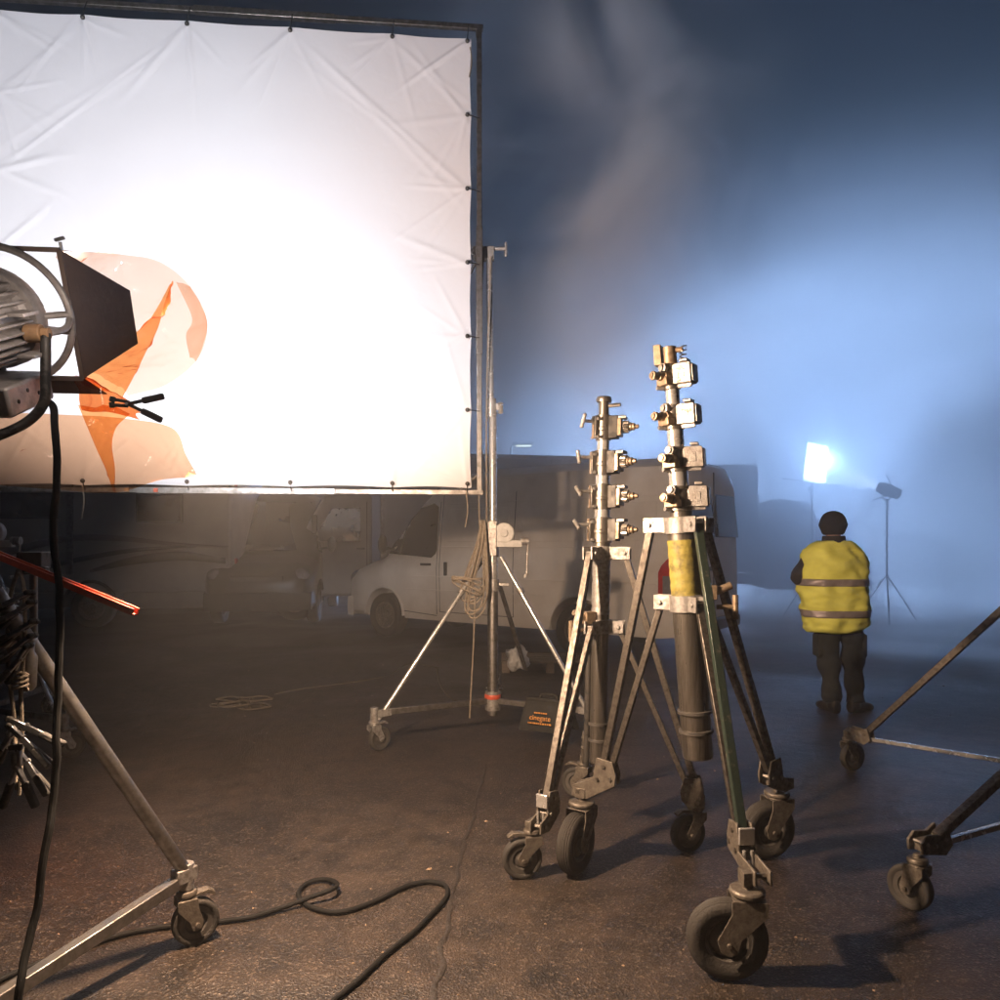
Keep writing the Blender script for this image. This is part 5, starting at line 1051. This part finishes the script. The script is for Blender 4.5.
# ------------------------------------------------------------------ box trucks
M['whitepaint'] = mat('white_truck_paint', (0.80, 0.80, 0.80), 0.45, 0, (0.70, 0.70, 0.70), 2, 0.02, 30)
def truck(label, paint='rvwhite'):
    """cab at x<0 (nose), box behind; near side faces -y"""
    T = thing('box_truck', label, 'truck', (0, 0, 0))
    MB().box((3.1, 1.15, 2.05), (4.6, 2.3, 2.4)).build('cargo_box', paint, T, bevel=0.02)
    for z in (0.87, 3.23): MB().box((3.1, -0.012, z), (4.62, 0.05, 0.07)).build('box_rail', 'dullalu', T)
    for x in (0.82, 5.38): MB().box((x, -0.014, 2.05), (0.07, 0.05, 2.3)).build('corner_post', 'dullalu', T)
    for k in range(3): MB().box((1.9 + 1.15 * k, -0.012, 2.05), (0.03, 0.03, 2.25)).build('panel_seam', 'rvstripe2', T)
    ch = MB(); ch.box((2.4, 1.15, 0.66), (5.6, 1.6, 0.20)); ch.build('chassis', 'blacktrim', T)
    cb = MB(); cb.prism([(0.62, 0.45), (0.62, 2.42), (0.40, 2.50), (-0.30, 2.42), (-0.78, 1.55), (-1.35, 1.38), (-1.55, 1.20), (-1.60, 0.45)], (0, 1.15, 0), X, Z, 2.02); cb.build('cab', paint, T, 30, bevel=0.06)
    w_ = MB(); w_.prism([(0.40, 1.52), (0.40, 2.18), (-0.16, 2.16), (-0.52, 1.52)], (0, 0.138, 0), X, Z, 0.03); w_.build('side_window', 'glassdark', T, bevel=0.01)
    ws = MB(); ws.prism([(-0.88, -0.40), (0.88, -0.40), (0.80, 0.40), (-0.80, 0.40)], (-0.545, 1.15, 1.99), Y, V((0.48, 0, 0.87)), 0.03); ws.build('windscreen', 'glassdark', T)
    MB().box((0.52, 0.134, 1.45), (0.015, 0.02, 1.7)).build('door_seam', 'blacktrim', T); MB().box((0.40, 0.125, 1.38), (0.16, 0.04, 0.035)).build('door_handle', 'blacktrim', T)
    mr = MB(); mr.bar((-0.42, 0.10, 1.65), (-0.46, -0.14, 1.78), 0.03, 0.03); mr.box((-0.46, -0.16, 1.84), (0.10, 0.14, 0.36)); mr.build('mirror', 'blacktrim', T, bevel=0.015)
    MB().box((-1.60, 1.15, 0.55), (0.12, 2.0, 0.24)).build('bumper', 'blacktrim', T, bevel=0.03)
    for y in (0.35, 1.95): MB().box((-1.58, y, 0.90), (0.08, 0.32, 0.20)).build('headlight', 'headlamp', T, bevel=0.02)
    for x in (-0.85, 4.0):
        for y in (0.20, 2.10): road_wheel(T, V((x, y, 0.40)), V((0, -1 if y < 1 else 1, 0)), 0.40, 0.24)
    for x in (0.9, 5.3): MB().box((x, -0.03, 0.80), (0.10, 0.02, 0.05)).build('marker_lamp', 'amber', T)
    return T
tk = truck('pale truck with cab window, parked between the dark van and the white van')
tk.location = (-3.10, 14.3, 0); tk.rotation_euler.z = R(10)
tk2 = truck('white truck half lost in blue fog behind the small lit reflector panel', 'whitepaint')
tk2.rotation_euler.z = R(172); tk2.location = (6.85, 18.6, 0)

# ------------------------------------------------------------------ far film gear in the fog
YP = 14.6
T = thing('reflector_panel', 'small white reflector panel on a stand, glowing bright in the blue fog', 'reflector', V((at(813, 500, YP).x, YP, 0)))
p00, p10, p11, p01 = at(802, 480, YP), at(824, 484, YP + 0.1), at(828, 447, YP + 0.1), at(807, 442, YP)
pm = MB(); nn_ = (p10 - p00).cross(p01 - p00).normalized(); pm.add([p00, p10, p11, p01] + [p + nn_ * 0.03 for p in (p00, p10, p11, p01)], [(0, 1, 2, 3), (7, 6, 5, 4), (0, 4, 5, 1), (1, 5, 6, 2), (2, 6, 7, 3), (3, 7, 4, 0)])
M['board'] = mat('white_reflector_board', (0.85, 0.85, 0.86), 0.6, 0, (0.82, 0.82, 0.83), 4)
pm.build('board', 'board', T, 0)
MB().bar(at(782, 478.5, YP), at(841, 485, YP + 0.1), 0.04, 0.04).build('cross_bar', 'whiteplastic', T)
MB().cyl(at(812, 483, YP), at(812, 500, YP), 0.030, n=12).build('spigot', 'whiteplastic', T)
q = at(812, 500, YP); MB().cyl((q.x, q.y, 0.9), q, 0.020, n=12).build('pole', 'rim', T)
MB().cyl(at(811, 487, YP), at(811, 491, YP), 0.055, n=12).build('knuckle', 'whiteplastic', T)
for k in range(3): a = k * 2.1 + 0.4; MB().cyl((q.x, q.y, 0.95), (q.x + 0.55 * math.cos(a), q.y + 0.55 * math.sin(a), 0.015), 0.014, n=8).build('leg', 'rim', T)

FL_ = at(887, 490, 13.9); tgt = (p00 + p11) / 2; fa = (tgt - FL_).normalized()
T = thing('fog_lamp', 'lit film lamp on a stand throwing its beam across the fog at the reflector panel', 'film lamp', V((FL_.x, FL_.y, 0)))
n = MB(); n.lathe([(0.03, -0.26), (0.10, -0.24), (0.12, -0.05), (0.14, 0.0), (0.135, 0.0), (0.11, -0.06), (0.02, -0.10)], FL_, fa, 24); n.build('lamp_body', 'blackmetal', T)
M['bulb'] = emis('lit_lamp_lens', (0.75, 0.86, 1.0), 10.0)
MB().lathe([(0.004, -0.030), (0.118, -0.030), (0.118, -0.036), (0.004, -0.036)], FL_, fa, 24).build('lit_lens', 'bulb', T)
fr_, fu_, _ = basis(fa)
for sg, uu_ in ((1, fu_), (-1, fu_), (1, fr_), (-1, fr_)):
    e_ = fr_ if uu_ is fu_ else fu_
    dm = MB(); dd = (fa * 0.75 + uu_ * sg * 0.66); dm.prism([(-0.13, 0), (0.13, 0), (0.09, 0.19), (-0.09, 0.19)], FL_ + uu_ * sg * 0.14, e_, dd, 0.004); dm.build('barn_door', 'blackmetal', T)
MB().cyl((FL_.x, FL_.y, 0.8), (FL_.x, FL_.y, FL_.z - 0.16), 0.022, n=12).build('pole', 'rim', T)
yk = MB(); yk.tube(smooth_path([FL_ + V((-0.0, -0.17, 0)), FL_ + V((0, -0.16, -0.14)), FL_ + V((0, 0, -0.19)), FL_ + V((0, 0.16, -0.14)), FL_ + V((0, 0.17, 0))]), 0.012, 8); yk.build('yoke', 'blackmetal', T)
for k in range(3): a = k * 2.1 + 0.1; MB().cyl((FL_.x, FL_.y, 0.9), (FL_.x + 0.6 * math.cos(a), FL_.y + 0.6 * math.sin(a), 0.015), 0.014, n=8).build('leg', 'rim', T)
light('fog_lamp_beam', 'SPOT', FL_ + fa * 0.02, P_FARBEAM, (0.62, 0.78, 1.0), 0.06, fa, R(38), 0.5)
bl = bpy.data.lights.new('blue_backlight', 'AREA'); bl.shape = 'RECTANGLE'; bl.size = 13.0; bl.size_y = 6.4; bl.energy = P_BACK; bl.color = (0.36, 0.57, 1.0); bl.spread = R(110)  # unseen area light, added for the broad blue glow in the fog
blo = bpy.data.objects.new('blue_backlight', bl); COL.objects.link(blo); blo.location = (11.8, 27.0, 3.3); blo.rotation_euler = V((-0.40, -1.0, -0.08)).to_track_quat('-Z', 'Y').to_euler()
light('added_panel_glow', 'POINT', tgt + V((0.05, -0.45, 0.0)), P_FAR, (0.28, 0.50, 1.0), 0.10)  # added point light before the reflector, brightens the fog around it

# lamps on masts far off
def street_lamp(label, base, h_, arm, col, strength, power, headlen=0.5, lab2=None):
    T = thing('street_lamp', label, 'street lamp', base)
    MB().lathe([(0.09, 0), (0.09, 0.8), (0.06, 0.85), (0.04, h_)], base, Z, 14).build('post', 'pole', T)
    e = base + V((arm, 0, h_ + 0.12)); MB().tube(smooth_path([base + Z * (h_ - 0.02), base + V((arm * 0.3, 0, h_ + 0.08)), e]), 0.03, 8).build('arm', 'pole', T)
    s = math.copysign(1, arm); hd_ = MB(); hd_.loft([[e + V((s * x, y * w_, z)) for y, z in ((-1, -0.03), (-0.7, 0.06), (0.7, 0.06), (1, -0.03))] for x, w_ in ((-0.05, 0.06), (0.1, 0.13), (headlen, 0.10))]); hd_.build('lamp_head', 'pole', T)
    m_ = emis('street_lamp_light', col, strength); b = MB(); b.box(e + V((s * headlen * 0.5, 0, -0.045)), (headlen * 0.8, 0.16, 0.02)); b.build('lit_panel', m_, T)
    return T, e
b0 = at(511, 500, 22.0); b0.z = 0
street_lamp('slim street lamp with a dim greenish light, rising behind the white van', b0, at(511, 445, 22.0).z - 0.1, 0.1, (0.85, 1.0, 0.75), 2.5, 0, 0.55)
b1 = at(962, 500, 32.0); b1.z = 0
TT, e1 = street_lamp('small bright lamp on a post in the fog beyond the person', b1, at(962, 428, 32.0).z - 0.12, -0.50, (1.0, 0.97, 0.9), 400.0, 0, 0.42)

# ------------------------------------------------------------------ grit on the ground
r3 = random.Random(21); dm = MB()
for k in range(420):
    yy = 1.7 + 7.5 * r3.random() ** 1.3; xx = r3.uniform(-0.72, 0.72) * yy; s = r3.uniform(0.002, 0.006) * (1 if r3.random() < 0.93 else 2.2); c = V((xx, yy, s * 0.4)); a = r3.uniform(0, 3.1)
    dm.add([c + V((math.cos(a + q) * s * f, math.sin(a + q) * s * f, 0)) for q, f in ((0, 1.3), (1.7, 0.8), (3.0, 1.1), (4.6, 0.7))] + [c + Z * s * 0.7, c - Z * s * 0.39], [(0, 1, 4), (1, 2, 4), (2, 3, 4), (3, 0, 4), (1, 0, 5), (2, 1, 5), (3, 2, 5), (0, 3, 5)])
dme = dm.mesh('grit', smooth=0); dme.materials.append(M['debris']); do = bpy.data.objects.new('grit', dme); COL.objects.link(do); tag(do, 'scattered grit and leaf bits on the asphalt', 'grit', kind='stuff')

# ------------------------------------------------------------------ haze
hz = MB().box((0, 0, 6.5), (2 * S + 4, 2 * S + 4, 15.0)); hme = hz.mesh('haze', smooth=0)
hm_ = bpy.data.materials.new('pale_haze'); hm_.use_nodes = True; t = hm_.node_tree; t.nodes.clear()
pv_ = t.nodes.new('ShaderNodeVolumePrincipled'); pv_.inputs['Color'].default_value = (0.93, 0.93, 0.94, 1); pv_.inputs['Density'].default_value = HAZE_DENSITY; pv_.inputs['Anisotropy'].default_value = HAZE_G
oo = t.nodes.new('ShaderNodeOutputMaterial'); t.links.new(pv_.outputs[0], oo.inputs['Volume'])
hme.materials.append(hm_); hob = bpy.data.objects.new('haze', hme); COL.objects.link(hob); tag(hob, 'thin pale haze filling the air of the lot', 'haze', kind='stuff')

# drifting smoke: soft-edged clouds, thicker than the haze
def smoke(name, label, c, half, dens, scale, seed, lo=0.42, hi=0.72, g=0.5, floor=0.06, core=0.3, dist=0.4):
    b = MB().box(c, tuple(2 * h for h in half)); me = b.mesh(name, V(c), 0)
    m = bpy.data.materials.new(name + '_volume'); m.use_nodes = True; t = m.node_tree; t.nodes.clear(); L = t.links.new
    tc = t.nodes.new('ShaderNodeTexCoord'); ln = t.nodes.new('ShaderNodeVectorMath'); ln.operation = 'DIVIDE'; ln.inputs[1].default_value = half
    L(tc.outputs['Object'], ln.inputs[0]); le = t.nodes.new('ShaderNodeVectorMath'); le.operation = 'LENGTH'; L(ln.outputs[0], le.inputs[0])
    fo = t.nodes.new('ShaderNodeMapRange'); fo.interpolation_type = 'SMOOTHERSTEP'; fo.inputs[1].default_value = core; fo.inputs[2].default_value = 0.98; fo.inputs[3].default_value = 1; fo.inputs[4].default_value = 0
    L(le.outputs['Value'], fo.inputs[0])
    ad = t.nodes.new('ShaderNodeVectorMath'); ad.operation = 'ADD'; ad.inputs[1].default_value = (seed, seed * 0.7, 0); L(tc.outputs['Object'], ad.inputs[0])
    n = t.nodes.new('ShaderNodeTexNoise'); n.inputs['Scale'].default_value = scale; n.inputs['Detail'].default_value = 4; n.inputs['Distortion'].default_value = dist; L(ad.outputs[0], n.inputs['Vector'])
    mr = t.nodes.new('ShaderNodeMapRange'); mr.inputs[1].default_value = lo; mr.inputs[2].default_value = hi; mr.inputs[3].default_value = floor; mr.inputs[4].default_value = 1; L(n.outputs['Fac'], mr.inputs[0])
    mu = t.nodes.new('ShaderNodeMath'); mu.operation = 'MULTIPLY'; L(mr.outputs[0], mu.inputs[0]); L(fo.outputs[0], mu.inputs[1])
    m2 = t.nodes.new('ShaderNodeMath'); m2.operation = 'MULTIPLY'; m2.inputs[1].default_value = dens; L(mu.outputs[0], m2.inputs[0])
    pv = t.nodes.new('ShaderNodeVolumePrincipled'); pv.inputs['Color'].default_value = (0.95, 0.95, 0.95, 1); pv.inputs['Anisotropy'].default_value = g; L(m2.outputs[0], pv.inputs['Density'])
    o = t.nodes.new('ShaderNodeOutputMaterial'); L(pv.outputs[0], o.inputs['Volume'])
    me.materials.append(m); ob = bpy.data.objects.new(name, me); COL.objects.link(ob); ob.location = c; tag(ob, label, 'smoke', kind='stuff'); return ob
smoke('fog_bank', 'blue lit fog bank hanging round the far truck and reflector', (7.8, 15.2, 1.8), (11.6, 11.2, 8.2), 0.85, 0.30, 3.0, 0.30, 0.70, 0.5, 0.20, 0.05)
smoke('smoke_plume', 'warm lit smoke drifting up beside the screen edge', (0.7, 7.7, 4.9), (3.3, 1.8, 4.0), 1.2, 0.55, 8.0, 0.42, 0.74, -0.15, 0.05, 0.15, 1.1)
